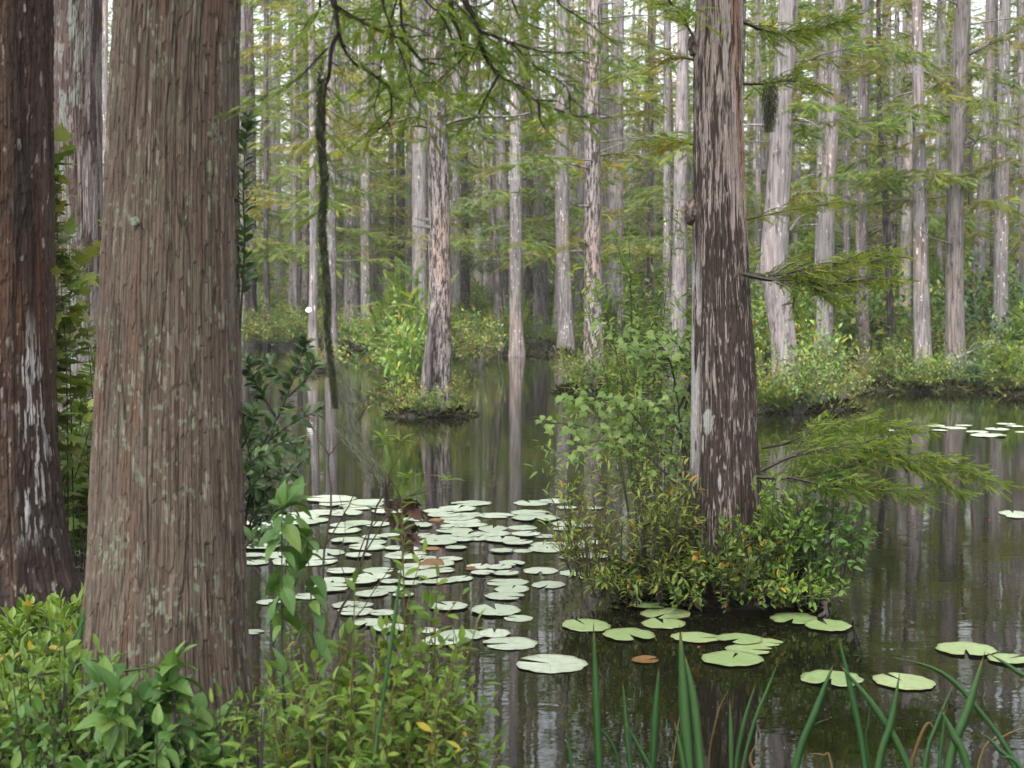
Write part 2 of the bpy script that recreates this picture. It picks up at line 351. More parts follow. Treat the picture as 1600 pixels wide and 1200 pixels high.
# ------------------------------------------------------------------ cypress boughs
def bough(gw, gl, pts, r0, fl, tpl, sec=10, seclen=.5, tone=0., step=None, n=4, t0=.12, droop=.2, flat=1., wood2=True, upb=0.):
    """limb along pts with lateral twigs that carry feathery sprays; fl = spray length"""
    pts = smoothline(pts, 3); k = len(pts); L = np.linalg.norm(np.diff(pts, axis=0), axis=1).sum()
    tube(gw, pts, np.linspace(r0, r0 * .25, k), n)
    cum = np.concatenate([[0], np.cumsum(np.linalg.norm(np.diff(pts, axis=0), axis=1))]) / max(L, 1e-6)
    at = lambda u: np.stack([np.interp(u, cum, pts[:, c]) for c in range(3)], -1)
    step = step or fl * .35; S = []; D = []
    def along(a, b, L2, t00=.15):
        m_ = max(2, int(L2 / step)); u = np.linspace(t00, 1, m_)[:, None]; c = a + (b - a) * u
        c[:, 2] -= droop * L2 * (u[:, 0] ** 2) * .6
        d = nrm(b - a); side = nrm(np.cross(d, [0, 0, 1.])[None])[0]; sg = np.where(np.arange(m_) % 2, 1, -1)[:, None]
        dd = d * U(.5, 1., (m_, 1)) + side * sg * U(.6, 1.1, (m_, 1)) + np.stack([U(-.25, .25, m_), U(-.25, .25, m_), U(-.8, .45, m_) - droop], -1)
        dd[-1] = d; S.append(c); D.append(dd)
    for s in range(sec):
        u = t0 + (1 - t0) * (s + U(0, 1)) / sec; a = at(np.array([u]))[0]; e = at(np.array([min(1, u + .05)]))[0] - at(np.array([max(0, u - .05)]))[0]
        e = nrm(e[None])[0]; side = nrm(np.cross(e, [0, 0, 1.])[None])[0] * (1 if s % 2 else -1)
        dr = e * U(.4, .9) + side * U(.6, 1.) + np.array([0, 0, U(-.35, .25) * flat + upb])
        L2 = seclen * (1 - .55 * u) * U(.6, 1.15); b = a + nrm(dr[None])[0] * L2
        if wood2:
            mid = (a + b) / 2 + np.array([0, 0, .05 * L2]); bb = b - np.array([0, 0, droop * L2 * .6]); tube(gw, [a, mid, bb], [r0 * .35, r0 * .22, r0 * .1], 3)
        along(a, b, L2)
    m_ = max(2, int(L * (1 - t0) / step)); u = np.linspace(t0 + .1, 1, m_); c = at(u); e = nrm(at(np.minimum(u + .03, 1)) - at(u - .03))
    side = nrm(np.cross(e, [0, 0, 1.])); sg = np.where(np.arange(m_) % 2, 1, -1)[:, None]
    S.append(c); D.append(e * U(.5, 1., (m_, 1)) + side * sg * U(.5, 1., (m_, 1)) + np.stack([np.zeros(m_), np.zeros(m_), U(-.5, .25, m_) - droop], -1))
    S = np.concatenate(S); D = np.concatenate(D); n_ = len(S)
    up = np.stack([U(-1.3, 1.3, n_), U(-1.3, 1.3, n_), np.ones(n_)], -1)
    tn = np.clip(tone + U(-.18, .18, n_), 0, 1)
    scatter(gl, tpl, S, D, up, U(.65, 1.2, n_) * fl, U(0, 1, n_), tn)

def crown(zlo, zhi, nl, Lm, fl, tpl, yellow=.25, sec=9, seed=0, power=.8):
    gw, gl = Geo(), Geo()
    for q in range(nl):
        z = zlo + (zhi - zlo) * ((q + U(0, 1)) / nl) ** power; a = U(0, 2 * math.pi)
        top = 1 - .72 * max(0, (z - zlo) / (zhi - zlo)) ** 2
        L = Lm * U(.45, 1.15) * top; d = np.array([math.cos(a), math.sin(a), 0]); s = np.array([-d[1], d[0], 0]) * U(-.25, .25)
        rise = U(-.05, .35)
        pts = [d * .08 + [0, 0, z], d * L * .35 + s * L * .4 + [0, 0, z + rise * L * .5], d * L * .7 + s * L + [0, 0, z + rise * L * .6], d * L + s * L * .7 + [0, 0, z + rise * L * .4 - .1 * L]]
        tone = 0.
        u = U(0, 1)
        if u < yellow: tone = U(.45, 1.)
        elif u < yellow * 2: tone = U(.15, .5)
        bough(gw, gl, pts, .004 + .005 * L, fl, tpl, sec=sec, seclen=L * .45, tone=tone, t0=.3, droop=.12, step=fl * .42)
    return gw.mesh('crown_wood', M['grey_twig']), gl, gw
def crown_mesh(*a, **k):
    me, gl, gw = crown(*a, **k); bpy.data.meshes.remove(me)
    gl2 = Geo(); gl2.v, gl2.t, gl2.r, gl2.q, gl2.m, gl2.n = gl.v, gl.t, gl.r, gl.q, gl.m, gl.n
    gl2.mi = 1
    for v, t_ in zip(gw.v, gw.t):
        pass
    off = gl2.n; gl2.v += gw.v; gl2.t += [x + off for x in gw.t]; gl2.r += gw.r; gl2.q += gw.q; gl2.m += [np.full(len(x), 1) for x in gw.t]; gl2.n += gw.n
    return gl2.mesh('crown', [M['needles'], M['grey_twig']])
CROWN_MID = [crown_mesh(2.8, 19, 26, 2.2, .22, F_MID, yellow=y, sec=15, power=1.7) for y in (.15, .3, .5)]
CROWN_FAR = [crown_mesh(2.2, 17, 36, 2.7, .32, F_MID, yellow=y, sec=12, power=1.6) for y in (.06, .12, .2, .3)]
CROWN_HIGH = [crown_mesh(8.0, 17.5, 11, 2.8, .32, F_MID, yellow=.2, sec=12, power=1.2) for y in (1, 2)]
CROWN_NEAR = [crown_mesh(5.2, 13, 42, 5.0, .5, F_LO, yellow=.1, sec=15) for y in (1, 2)]  # crowns above the frame, made wide and dense to shade the foreground
CROWN_OVER = crown_mesh(6.5, 13, 14, 2.6, .4, F_LO, yellow=.1, sec=10)

# ------------------------------------------------------------------ trunks
def trunk_geo(cx, cy, z, r, n=18, seed=0, flute=.0, fl_h=1., rough=.05):
    """cx, cy, z, r: arrays along the trunk (local coordinates)"""
    k = len(z); th = np.arange(n) * 2 * math.pi / n
    TH, ZZ = np.meshgrid(th, z); R = r[:, None] * (1 + rough * (fbm(np.cos(TH) * 1.8 + seed, np.sin(TH) * 1.8, ZZ * .7, 3) - .5) * 2)
    lob = (np.cos(TH * 5 + seed + np.sin(ZZ) * .4) * .6 + np.cos(TH * 3 + seed * 2) * .4)
    R = R * (1 + flute * lob * np.exp(-np.maximum(ZZ, 0) / fl_h))
    v = np.stack([cx[:, None] + R * np.cos(TH), cy[:, None] + R * np.sin(TH), ZZ], -1)
    i = np.arange(k - 1)[:, None] * n; j = np.arange(n)[None]; jn = (j + 1) % n
    q = np.stack([i + j, i + jn, i + n + jn, i + n + j], -1).reshape(-1, 4)
    g = Geo(); g.add(v.reshape(-1, 3), np.concatenate([q[:, :3], q[:, [0, 2, 3]]])); return g
def stubs(g, n, zlo, zhi, r, L, cx=lambda z: 0., cy=lambda z: 0.):
    for _ in range(n):
        z = U(zlo, zhi); a = U(0, 6.28); l = U(.3, 1) * L; d = np.array([math.cos(a), math.sin(a), U(-.15, .3)])
        o = np.array([cx(z), cy(z), z]); pts = [o + d * r * .6, o + d * (r + l * .5) + [0, 0, U(-.05, .1)], o + d * (r + l) + [0, 0, U(-.2, .1)]]
        tube(g, smoothline(pts, 2), np.linspace(.022, .008, 5), 4)

def tree_px(prof, Yd, bark, label, group=None, crown_me=None, H=25., flute=.12, crown_s=1., crown_z=0., n=20, stub=4, name='cypress_tree', rot=None):
    """a tree from its outline in the photograph: prof = [(px, py, width px)] from the base upward, standing Yd metres off"""
    pts = np.array([P(a, b, Yd) for a, b, _ in prof]); wd = np.array([c * Yd / FPX for *_, c in prof]) / 2 * .92
    base = np.array([pts[0, 0], Yd, 0.])
    zk = pts[:, 2]; xk = pts[:, 0] - base[0]
    zs = np.concatenate([np.arange(-.35, zk[-1] + .5, .22), np.arange(zk[-1] + .8, H, 1.0)])
    slope = (xk[-1] - xk[-2]) / max(zk[-1] - zk[-2], .1) if len(zk) > 1 else 0
    x = np.interp(zs, zk, xk); x = np.where(zs > zk[-1], xk[-1] + slope * .5 * (zs - zk[-1]), x)
    r = np.interp(zs, zk, wd); r = np.where(zs > zk[-1], wd[-1] * np.clip(1 - (zs - zk[-1]) / (H - zk[-1]) * .9, .05, 1), r)
    sd = U(0, 50); y = .12 * np.sin(zs * .35 + sd)
    t = empty(name, base); tag(t, label, 'tree', group)
    g = trunk_geo(x, y, zs, r, n, sd, flute, .7)
    if stub: stubs(g, stub, 2.2, zk[-1], wd[-1], .9, lambda z: np.interp(z, zs, x), lambda z: 0)
    g.obj('trunk', bark, t, True)
    if crown_me:
        c = bpy.data.objects.new('crown', crown_me); link(c, t); c.rotation_euler = (0, 0, U(0, 6.28) if rot is None else rot); c.scale = (crown_s,) * 3; c.location = (np.interp(8, zs, x), 0, crown_z)
    return t, base

# ------------------------------------------------------------------ shrubs
def shrub_geo(H, R, nst, tpl, ll, per=9, twigs=4, stemr=.0045, up=.4, droop=.15, leafT=.25, whorl=False, spread0=.15, tone=0., shape=1., lean=(0, 0), hmin=.28):
    gw, gl = Geo(), Geo(); S = []; D = []
    for _ in range(nst):
        a = U(0, 6.28); rr = R * math.sqrt(U(.02, 1)); h = H * (U(hmin, 1.08)) * (1 - .5 * (rr / R) ** 2 * shape)
        b = np.array([math.cos(a) * rr * spread0, math.sin(a) * rr * spread0, -.05]); tip = np.array([math.cos(a) * rr + lean[0], math.sin(a) * rr + lean[1], h])
        mid = b * .55 + tip * .45 + np.array([0, 0, h * .16]) + U(-.04, .04, 3) * H
        pts = smoothline([b, mid, tip], 4); tube(gw, pts, np.linspace(stemr, stemr * .3, len(pts)), 4)
        lines = [(pts, leafT)]
        for q in range(twigs):
            u = U(.25, .9); k = u * (len(pts) - 1); i0 = int(k); o = pts[i0] + (pts[min(i0 + 1, len(pts) - 1)] - pts[i0]) * (k - i0)
            d = nrm((nrm((tip - b)[None])[0] * .5 + U(-1, 1, 3) * [1, 1, .5] + [0, 0, up])[None])[0]; l = H * U(.12, .34) * (1.2 - u)
            tp = np.array([o, o + d * l * .5 + [0, 0, .02 * l], o + d * l]); tube(gw, tp, [stemr * .45, stemr * .35, stemr * .15], 3); lines.append((tp, .1))
        for ln, t00 in lines:
            L = np.linalg.norm(np.diff(ln, axis=0), axis=1).sum(); m_ = max(3, int(L * per / ll * .12)); u = np.linspace(t00, 1, m_)
            cm = np.linspace(0, 1, len(ln)); c = np.stack([np.interp(u, cm, ln[:, k]) for k in range(3)], -1)
            e = nrm(np.stack([np.interp(np.minimum(u + .05, 1), cm, ln[:, k]) - np.interp(u - .06, cm, ln[:, k]) for k in range(3)], -1))
            rv = U(-1, 1, (m_, 3)); side = nrm(np.cross(e, rv)); dd = e * U(.3, .9, (m_, 1)) + side + np.array([0, 0, -droop]); dd[-1] = e[-1]
            S.append(c); D.append(dd)
            if whorl:
                q = 6; S.append(np.repeat(c[-1:], q, 0)); D.append(e[-1] * .5 + nrm(U(-1, 1, (q, 3))) * .9)
    S = np.concatenate(S); D = np.concatenate(D); k = len(S); upv = np.stack([U(-.6, .6, k), U(-.6, .6, k), np.ones(k)], -1)
    scatter(gl, tpl, S, D, upv, U(.6, 1.15, k) * ll, U(0, 1, k), np.clip(tone + U(-.1, .1, k), 0, 1))
    return gw, gl
def shrub(loc, label, cat, leafmat, stemmat='twig', group=None, name='shrub', **k):
    t = empty(name, loc); tag(t, label, cat, group); gw, gl = shrub_geo(**k)
    gw.obj('stems', M[stemmat], t); gl.obj('leaves', M[leafmat], t); return t
def copy_tree(o, loc, rz=0, s=1., label=None):
    c = o.copy(); col.objects.link(c); c.location = loc; c.rotation_euler = (0, 0, rz); c.scale = (s, s, s) if np.isscalar(s) else s
    if label: c['label'] = label
    for ch in list(o.children):
        d = ch.copy(); col.objects.link(d); d.parent = c
    return c

# ------------------------------------------------------------------ near trunks with modelled bark
def flakes(u, z, wd, Lf, seed):
    u2 = u + wd * .7 * (vn(u * 6, z * 1.6, 0, seed) - .5) * 2
    c = np.floor(u2 / wd); fu = u2 / wd - c; ci = c.astype(np.int64); o_ = np.zeros_like(ci)
    Lc = Lf * (.45 + 1.1 * h3(ci, o_, o_, seed + 1)); zz = z / Lc + h3(ci, o_, o_, seed + 2) * 9 + .35 * fu * (h3(ci, o_, o_, seed + 5) - .5)
    r = np.floor(zz); fz = zz - r; hs = h3(ci, r.astype(np.int64), o_, seed + 3)
    prof = 1 - np.abs(2 * fu - 1) ** 7
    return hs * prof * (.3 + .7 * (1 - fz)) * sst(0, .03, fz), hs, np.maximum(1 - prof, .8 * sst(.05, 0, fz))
def near_trunk(parent, base, prof, Yd, nth, dz, zfine, H, wd, Lf, amp, colf, seed, flute=.03, mat='near_bark', zlo=-.35, nfl=5, fph=0.):
    pr = sorted(prof, key=lambda a: -a[0]); zk = np.array([P(0, a[0], Yd)[2] for a in pr])
    xl = np.array([P(a[1], a[0], Yd)[0] for a in pr]); xr = np.array([P(a[2], a[0], Yd)[0] for a in pr])
    z = np.concatenate([np.arange(zlo, zfine, dz), np.arange(zfine, H, .25)])
    cx = np.interp(z, zk, (xl + xr) / 2) - base[0]; r = np.interp(z, zk, (xr - xl) / 2)
    r = np.where(z > zk[-1], r * np.clip(1 - (z - zk[-1]) / (H + 6 - zk[-1]), .2, 1), r)
    th = np.linspace(0, 2 * math.pi, nth, endpoint=False) + math.pi / 2
    TH, ZZ = np.meshgrid(th, z); R = np.broadcast_to(r[:, None], TH.shape); Ru = R.mean()
    u = (TH - math.pi / 2) * Ru
    fl = flute * (.6 * np.cos(TH * nfl + fph + .3 * np.sin(ZZ * 1.3)) + .4 * np.cos(TH * 3 + 2.)) * (np.exp(-np.maximum(ZZ - .3, 0) / .8) * .9 + .12)
    f1, i1, e1 = flakes(u, ZZ, wd, Lf, seed); f2, i2, e2 = flakes(u + 5, ZZ, wd * .55, Lf * .5, seed + 20); f3, i3, e3 = flakes(u + 9, ZZ, wd * 2.1, Lf * 1.6, seed + 40)
    fib = fbm(u * 260, ZZ * 9, 0, seed + 7, 3) - .5; big = fbm(u * 16, ZZ * 1.6, 0, seed + 9, 3) - .5
    crack = sst(.55, .9, 1 - np.abs(fbm(u * 24, ZZ * 1.6, 0, seed + 13, 3) - .5) * 11)
    hgt = amp * (1.0 * f1 + .8 * f2 + .5 * f3 + .9 * fib + .4 * big - .55 * crack)
    RR = R * (1 + fl) + hgt
    v = np.stack([cx[:, None] + RR * np.cos(TH), RR * np.sin(TH), ZZ], -1)
    C = colf(TH, ZZ, u, i1, i2, i3, f1, crack, fib, big)
    C = C * (1 - .55 * sst(.25, .8, np.maximum(e1, .8 * e2)))[..., None]  # crevice shade between the bark strips, painted into the colour
    n, k = nth, len(z); i = np.arange(k - 1)[:, None] * n; j = np.arange(n)[None]; jn = (j + 1) % n
    q = np.stack([i + j, i + jn, i + n + jn, i + n + j], -1).reshape(-1, 4)
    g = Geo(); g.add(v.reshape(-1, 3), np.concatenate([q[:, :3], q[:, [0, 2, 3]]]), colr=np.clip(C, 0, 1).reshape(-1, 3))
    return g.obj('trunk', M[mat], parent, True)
def lerp(a, b, f): return a + (b - a) * f[..., None]
A3 = lambda *c: np.array(c, float)

# the big brown trunk
Y1 = 4.9
base1 = np.array([P(262, 1100, Y1)[0], Y1, 0.])
big = tag(empty('cypress_tree', base1), 'broad brown trunk with stringy flaking bark and lichen spots, nearest on the bank', 'tree')
def col1(TH, Z, u, i1, i2, i3, f1, crack, fib, bigv):
    c = lerp(A3(.070, .051, .040), A3(.170, .132, .106), np.clip(i1 * .6 + i2 * .4, 0, 1))
    c = lerp(c, A3(.18, .15, .125), sst(.8, 1, i3) * .6)
    c = lerp(c, A3(.14, .078, .057), sst(.58, .72, fbm(u * 14, Z * 1.3, 3, 91, 3)) * .75 * sst(.2, .6, i2))
    c = lerp(c, A3(.12, .125, .092), sst(.52, .60, fbm(u * 40, Z * 9, 6, 92, 4)) * .32 * sst(.4, .6, fbm(u * 5, Z * 1.5, 6, 98, 2)))
    c = lerp(c, A3(.19, .215, .155), sst(.66, .70, fbm(u * 85, Z * 45, 1, 93, 3)) * sst(.42, .6, fbm(u * 8, Z * 5, 1, 94, 2)) * .9)
    c = lerp(c, A3(.27, .25, .21), sst(.965, .98, h3(np.floor(u / .011).astype(np.int64), np.floor(Z / .05 + u * 30).astype(np.int64), np.zeros(u.shape, np.int64), 8)) * .7)
    c = lerp(c, A3(.035, .026, .02), crack * .6)
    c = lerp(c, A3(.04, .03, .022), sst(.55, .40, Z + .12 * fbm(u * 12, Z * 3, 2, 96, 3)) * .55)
    return c
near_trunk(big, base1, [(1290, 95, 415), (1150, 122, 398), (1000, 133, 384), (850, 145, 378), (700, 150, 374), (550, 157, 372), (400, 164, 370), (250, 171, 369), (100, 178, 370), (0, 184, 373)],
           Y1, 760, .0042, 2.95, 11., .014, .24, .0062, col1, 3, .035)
# foliose lichen rosettes on the bark
g = Geo(); lich = [(183, 1012, 13), (202, 990, 12), (212, 1003, 8), (288, 963, 9), (341, 918, 10), (306, 952, 7), (302, 1015, 8), (345, 1086, 9), (216, 960, 7), (337, 714, 7), (298, 310, 6), (238, 350, 5), (130 + 60, 905, 6)]
tr = big.children[0]
r1 = np.random.default_rng(5)
for px_, py_, s_ in lich:
    p0 = P(px_, py_, Y1); R_ = .235; dx_ = p0[0] - base1[0]; R_ = max(.222 + .02 * (py_ - 600) / 500, abs(dx_) + .01); yy = -math.sqrt(max(R_ ** 2 - dx_ ** 2, 0)) - .012
    for q in range(46):
        a = r1.uniform(0, 6.28); rr = s_ * Y1 / FPX * math.sqrt(r1.uniform(0, 1)); c = np.array([dx_ + math.cos(a) * rr, yy + abs(dx_) * 0 + r1.uniform(-.005, .003), p0[2] + math.sin(a) * rr])
        s2 = r1.uniform(.003, .007); k = 5; an = np.arange(k) * 1.257 + a; v = np.stack([c[0] + s2 * np.cos(an), np.full(k, c[1]) + r1.uniform(-.003, .003, k), c[2] + s2 * np.sin(an)], -1)
        g.add(np.vstack([v, c - [0, .002, 0]]), [(i, (i + 1) % k, k) for i in range(k)], r1.uniform(.3, 1))
M['lichen'] = leaf_mat('lichen', [(0, (.14, .17, .12)), (1, (.27, .31, .25))], None, .9, .0, .1)
g.obj('lichen', M['lichen'], tr)

# dark trunk at the left edge
Y2 = 6.6
base2 = np.array([P(-10, 950, Y2)[0], Y2, 0.])
t2 = tag(empty('cypress_tree', base2), 'dark reddish-brown flaring trunk with white flecks at the left edge, ferny weeds at its foot', 'tree')
def col2(TH, Z, u, i1, i2, i3, f1, crack, fib, bigv):
    c = lerp(A3(.022, .016, .015), A3(.062, .044, .038), np.clip(i1 * .6 + i2 * .4, 0, 1))
    red = sst(.35, .6, fbm(u * 7, Z * .9, 3, 81, 3)) * np.exp(-((Z - 2.15) / .65) ** 2) * sst(.3, .9, np.cos(TH + .55)) 
    c = lerp(c, A3(.10, .050, .032), np.clip(red * 1., 0, .7))
    c = lerp(c, A3(.10, .066, .05), sst(.55, .7, fbm(u * 10, Z * 1.2, 8, 84, 3)) * .6)
    c = lerp(c, A3(.25, .21, .20), sst(.74, .77, fbm(u * 46, Z * 14, 1, 83, 3)) * .85)
    c = lerp(c, A3(.38, .36, .36), sst(.54, .60, fbm(u * 80, Z * 9, 1, 85, 3)) * sst(.95, .995, np.cos(TH + .72 + .12 * np.sin(Z * 4))) * sst(1.75, 1.5, Z) * sst(.62, .85, Z))
    c = lerp(c, A3(.03, .022, .02), crack * .6)
    return c
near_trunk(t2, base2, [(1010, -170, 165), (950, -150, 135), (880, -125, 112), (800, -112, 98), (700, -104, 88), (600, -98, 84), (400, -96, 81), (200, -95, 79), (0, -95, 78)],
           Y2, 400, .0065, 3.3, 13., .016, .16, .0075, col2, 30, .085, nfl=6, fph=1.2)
# second trunk behind the gap
Y3 = 8.6
base3 = np.array([P(128, 900, Y3)[0], Y3, 0.])
t3 = tag(empty('cypress_tree', base3), 'mid-brown trunk with pale streaked right side, in the gap behind the broad brown trunk', 'tree')
def col3(TH, Z, u, i1, i2, i3, f1, crack, fib, bigv):
    c = lerp(A3(.06, .042, .038), A3(.13, .10, .09), np.clip(i1 * .55 + i2 * .45, 0, 1))
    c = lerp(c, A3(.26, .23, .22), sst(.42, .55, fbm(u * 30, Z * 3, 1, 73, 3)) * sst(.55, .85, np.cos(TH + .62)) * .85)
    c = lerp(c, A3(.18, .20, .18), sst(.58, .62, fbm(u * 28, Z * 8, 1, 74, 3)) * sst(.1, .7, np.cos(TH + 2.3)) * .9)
    c = lerp(c, A3(.22, .19, .18), sst(.69, .7, fbm(u * 40, Z * 12, 4, 75, 3)) * .8)
    return c
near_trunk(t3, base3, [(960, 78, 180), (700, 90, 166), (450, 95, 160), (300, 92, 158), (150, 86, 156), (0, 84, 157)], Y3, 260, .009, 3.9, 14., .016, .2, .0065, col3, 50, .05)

# the tree on the tussock in the middle
Y4 = 8.75
base4 = np.array([P(1133, 930, Y4)[0], Y4, 0.])
mid = tag(empty('cypress_tree', base4), 'tall trunk dark-stained low down and pink-grey above, two burls, on the nearest leafy tussock', 'tree')
def col4(TH, Z, u, i1, i2, i3, f1, crack, fib, bigv):
    X_ = np.cos(TH)
    c = lerp(A3(.185, .15, .138), A3(.33, .28, .262), np.clip(i1 * .5 + i2 * .5, 0, 1))
    c = lerp(c, A3(.21, .10, .06), sst(.50, .68, fbm(u * 12, Z * .9, 3, 61, 3)) * sst(1.9, 2.6, Z) * sst(-.1, .5, X_) * .85)
    c = c * (1 - .5 * sst(.80, .95, 1 - np.abs(fbm(u * 95, Z * 1.7, 8, 59, 2) - .5) * 4))[..., None]
    c = lerp(c, A3(.33, .30, .28), sst(.55, .7, fbm(u * 9, Z * 1.5, 3, 62, 3)) * .4)
    n_ = fbm(u * 70 + 2 * fbm(u * 20, Z * 3, 5, 60, 2), Z * 5.5, 1, 63, 3) * .42 + fbm(u * 170, Z * 18, 4, 68, 3) * .22 + fbm(u * 9, Z * 1.6, 2, 64, 3) * .36
    edge = np.where(X_ < 0, .60, .0)
    bias = np.interp(Z, [0, .4, 1.2, 1.9, 2.3, 2.8, 3.3, 3.7], [.13, .13, .12, .10, .07, .02, -.05, -.10]) + .02 - .14 * sst(1.75, 2.5, Z + .5 * (fbm(u * 20, Z * 1.5, 0, 57, 2) - .5)) * sst(-.35, .5, X_) + .07 * sst(-.5, -.95, X_) * sst(2.3, 2.8, Z)
    dk = sst(.44, .53, n_ + bias)
    c = lerp(c, lerp(A3(.016, .012, .010), A3(.052, .037, .030), i2), dk * .96)
    c = lerp(c, A3(.30, .26, .24), sst(.88, .95, 1 - np.abs(fbm(u * 75, Z * 4.5, 5, 65, 2) - .5) * 2.2) * sst(.36, .52, fbm(u * 22, Z * 9, 5, 58, 3)) * dk * .8)
    ws = sst(.42, .5, fbm(u * 24, Z * 4, 7, 66, 3)) * sst(-.72, -.9, X_) * sst(2.15, 1.8, Z) * sst(.6, .9, Z)
    c = lerp(c, A3(.36, .345, .34), ws * .9)
    pxp = (base4[0] + .23 * X_) * FPX / Y4 + 800; pyp = 450 + (CAMZ - Z) * FPX / Y4
    for (a, b, sx, sy) in ((1101, 655, 9, 21), (1120, 748, 3, 14)):
        c = lerp(c, A3(.27, .27, .26), sst(1.1, .8, np.hypot((pxp - a) / sx, (pyp - b) / sy) + .5 * (fbm(u * 60, Z * 60, 0, 67, 2) - .5)) * (np.sin(TH) < 0))
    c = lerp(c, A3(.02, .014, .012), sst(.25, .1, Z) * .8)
    return c
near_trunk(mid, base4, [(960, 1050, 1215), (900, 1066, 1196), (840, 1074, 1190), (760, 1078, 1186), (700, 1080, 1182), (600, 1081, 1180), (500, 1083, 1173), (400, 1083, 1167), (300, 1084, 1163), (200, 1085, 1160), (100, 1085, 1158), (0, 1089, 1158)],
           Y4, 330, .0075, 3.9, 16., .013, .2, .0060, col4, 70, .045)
def burl(parent, base, px_, py_, Yd, r, seed, dy=0.):
    import bmesh
    bm = bmesh.new(); bmesh.ops.create_icosphere(bm, subdivisions=4, radius=1)
    me = bpy.data.meshes.new('burl'); 
    for v in bm.verts:
        n_ = fbm(v.co.x * 3 + seed, v.co.y * 3, v.co.z * 3, seed, 4); v.co *= r * (.72 + .6 * float(n_)); v.co.z *= 1.35
    bm.to_mesh(me); bm.free()
    at = me.attributes.new('col', 'FLOAT_COLOR', 'POINT'); k = len(me.vertices); co = np.zeros(k * 3); me.vertices.foreach_get('co', co); co = co.reshape(-1, 3) / r
    f = sst(.4, .65, fbm(co[:, 0] * 4, co[:, 1] * 4, co[:, 2] * 2, seed + 3, 3)); c = lerp(A3(.05, .035, .03), A3(.20, .16, .14), f)
    at.data.foreach_set('color', np.hstack([c, np.ones((k, 1))]).astype(np.float32).ravel())
    me.polygons.foreach_set('use_smooth', np.ones(len(me.polygons), bool)); me.materials.append(M['near_bark'])
    o = link(bpy.data.objects.new('burl', me), parent); p0 = P(px_, py_, Yd); o.location = (p0[0] - base[0], p0[1] - base[1] + dy, p0[2]); return o
burl(mid, base4, 1090, 70, Y4, .055, 3); burl(mid, base4, 1084, 332, Y4, .06, 8)
c_ = link(bpy.data.objects.new('crown', CROWN_OVER), mid)
for tt, cc, rz in ((big, 1, 1.), (t2, 0, 2.2), (t3, 1, 3.3)):
    c_ = link(bpy.data.objects.new('crown', CROWN_NEAR[cc] if tt is big else CROWN_OVER), tt); c_.location = (0, 0, 0 if tt is big else 2.); c_.rotation_euler = (0, 0, rz)

def px_bough(parent, base, pts, Yd, r0, fl, tpl, mats, sec, seclen, tone=0., name='bough', dY=0., **k):
    gw = Geo(); gl = Geo(); q = np.array([P(a, b, Yd + dY * i / max(1, len(pts) - 1)) for i, (a, b) in enumerate(pts)]) - base
    bough(gw, gl, q, r0, fl, tpl, sec=sec, seclen=seclen, tone=tone, **k)
    o = gl.obj(name, mats[0], parent); gw.obj('twigs', mats[1], o); return o
NM = (M['near_needles'], M['twig'])
# boughs of the middle tree
for pts, Yd, r0, sec, sl, tn in [
    ([(1160, 426), (1200, 431), (1235, 425), (1290, 418), (1330, 411), (1395, 402)], 8.75, .013, 26, .40, .25),
    ([(1160, 428), (1205, 437), (1240, 430), (1285, 446), (1330, 440), (1385, 436)], 8.6, .014, 24, .34, .2),
    ([(1240, 430), (1262, 445), (1290, 462), (1318, 470)], 8.6, .009, 8, .2, .1),
    ([(1232, 432), (1243, 452), (1240, 480), (1248, 500)], 8.6, .008, 5, .14, .1),
    ([(1150, 30), (1200, 50), (1220, 53), (1250, 48), (1290, 43), (1325, 33)], 8.9, .011, 20, .34, .15),
    ([(1155, 131), (1195, 131), (1235, 126), (1275, 135)], 9.0, .009, 10, .28, .15),
    ([(1160, 345), (1190, 338), (1235, 328), (1300, 318)], 9.4, .005, 10, .22, .35),
    ([(1085, 60), (1060, 20), (1030, 5)], 8.5, .008, 8, .26, .1),
    ([(1090, 95), (1060, 90), (1030, 100)], 9.6, .007, 8, .22, .7),
    ([(1088, 228), (1065, 222), (1035, 232)], 9.6, .007, 8, .2, .7)]:
    px_bough(mid, base4, pts, Yd, r0, .08, F_HI, NM, int(sec * 2.2), sl * 1.05, tn + .1, step=.022, droop=.04, upb=.1)
for pts, Yd, r0, sec, sl, tn in [
    ([(1180, 745), (1230, 748), (1270, 742), (1310, 735), (1345, 720), (1352, 702)], 8.5, .010, 16, .34, .0),
    ([(1190, 735), (1240, 712), (1300, 702), (1360, 700), (1430, 715), (1490, 728), (1545, 752)], 8.5, .011, 34, .36, .05),
    ([(1190, 700), (1240, 690), (1280, 672), (1330, 665), (1390, 668), (1430, 672)], 8.9, .009, 22, .30, .05),
    ([(1230, 745), (1290, 758), (1350, 765), (1400, 770), (1440, 780)], 8.3, .008, 18, .28, .05),
    ([(1350, 700), (1400, 712), (1450, 740), (1505, 775)], 8.4, .007, 12, .22, .05)]:
    px_bough(mid, base4, pts, Yd, r0, .085, F_HI, NM, int(sec * 2.6), sl * 1.1, tn + .12, step=.022, droop=.02, flat=1.3, upb=.1)

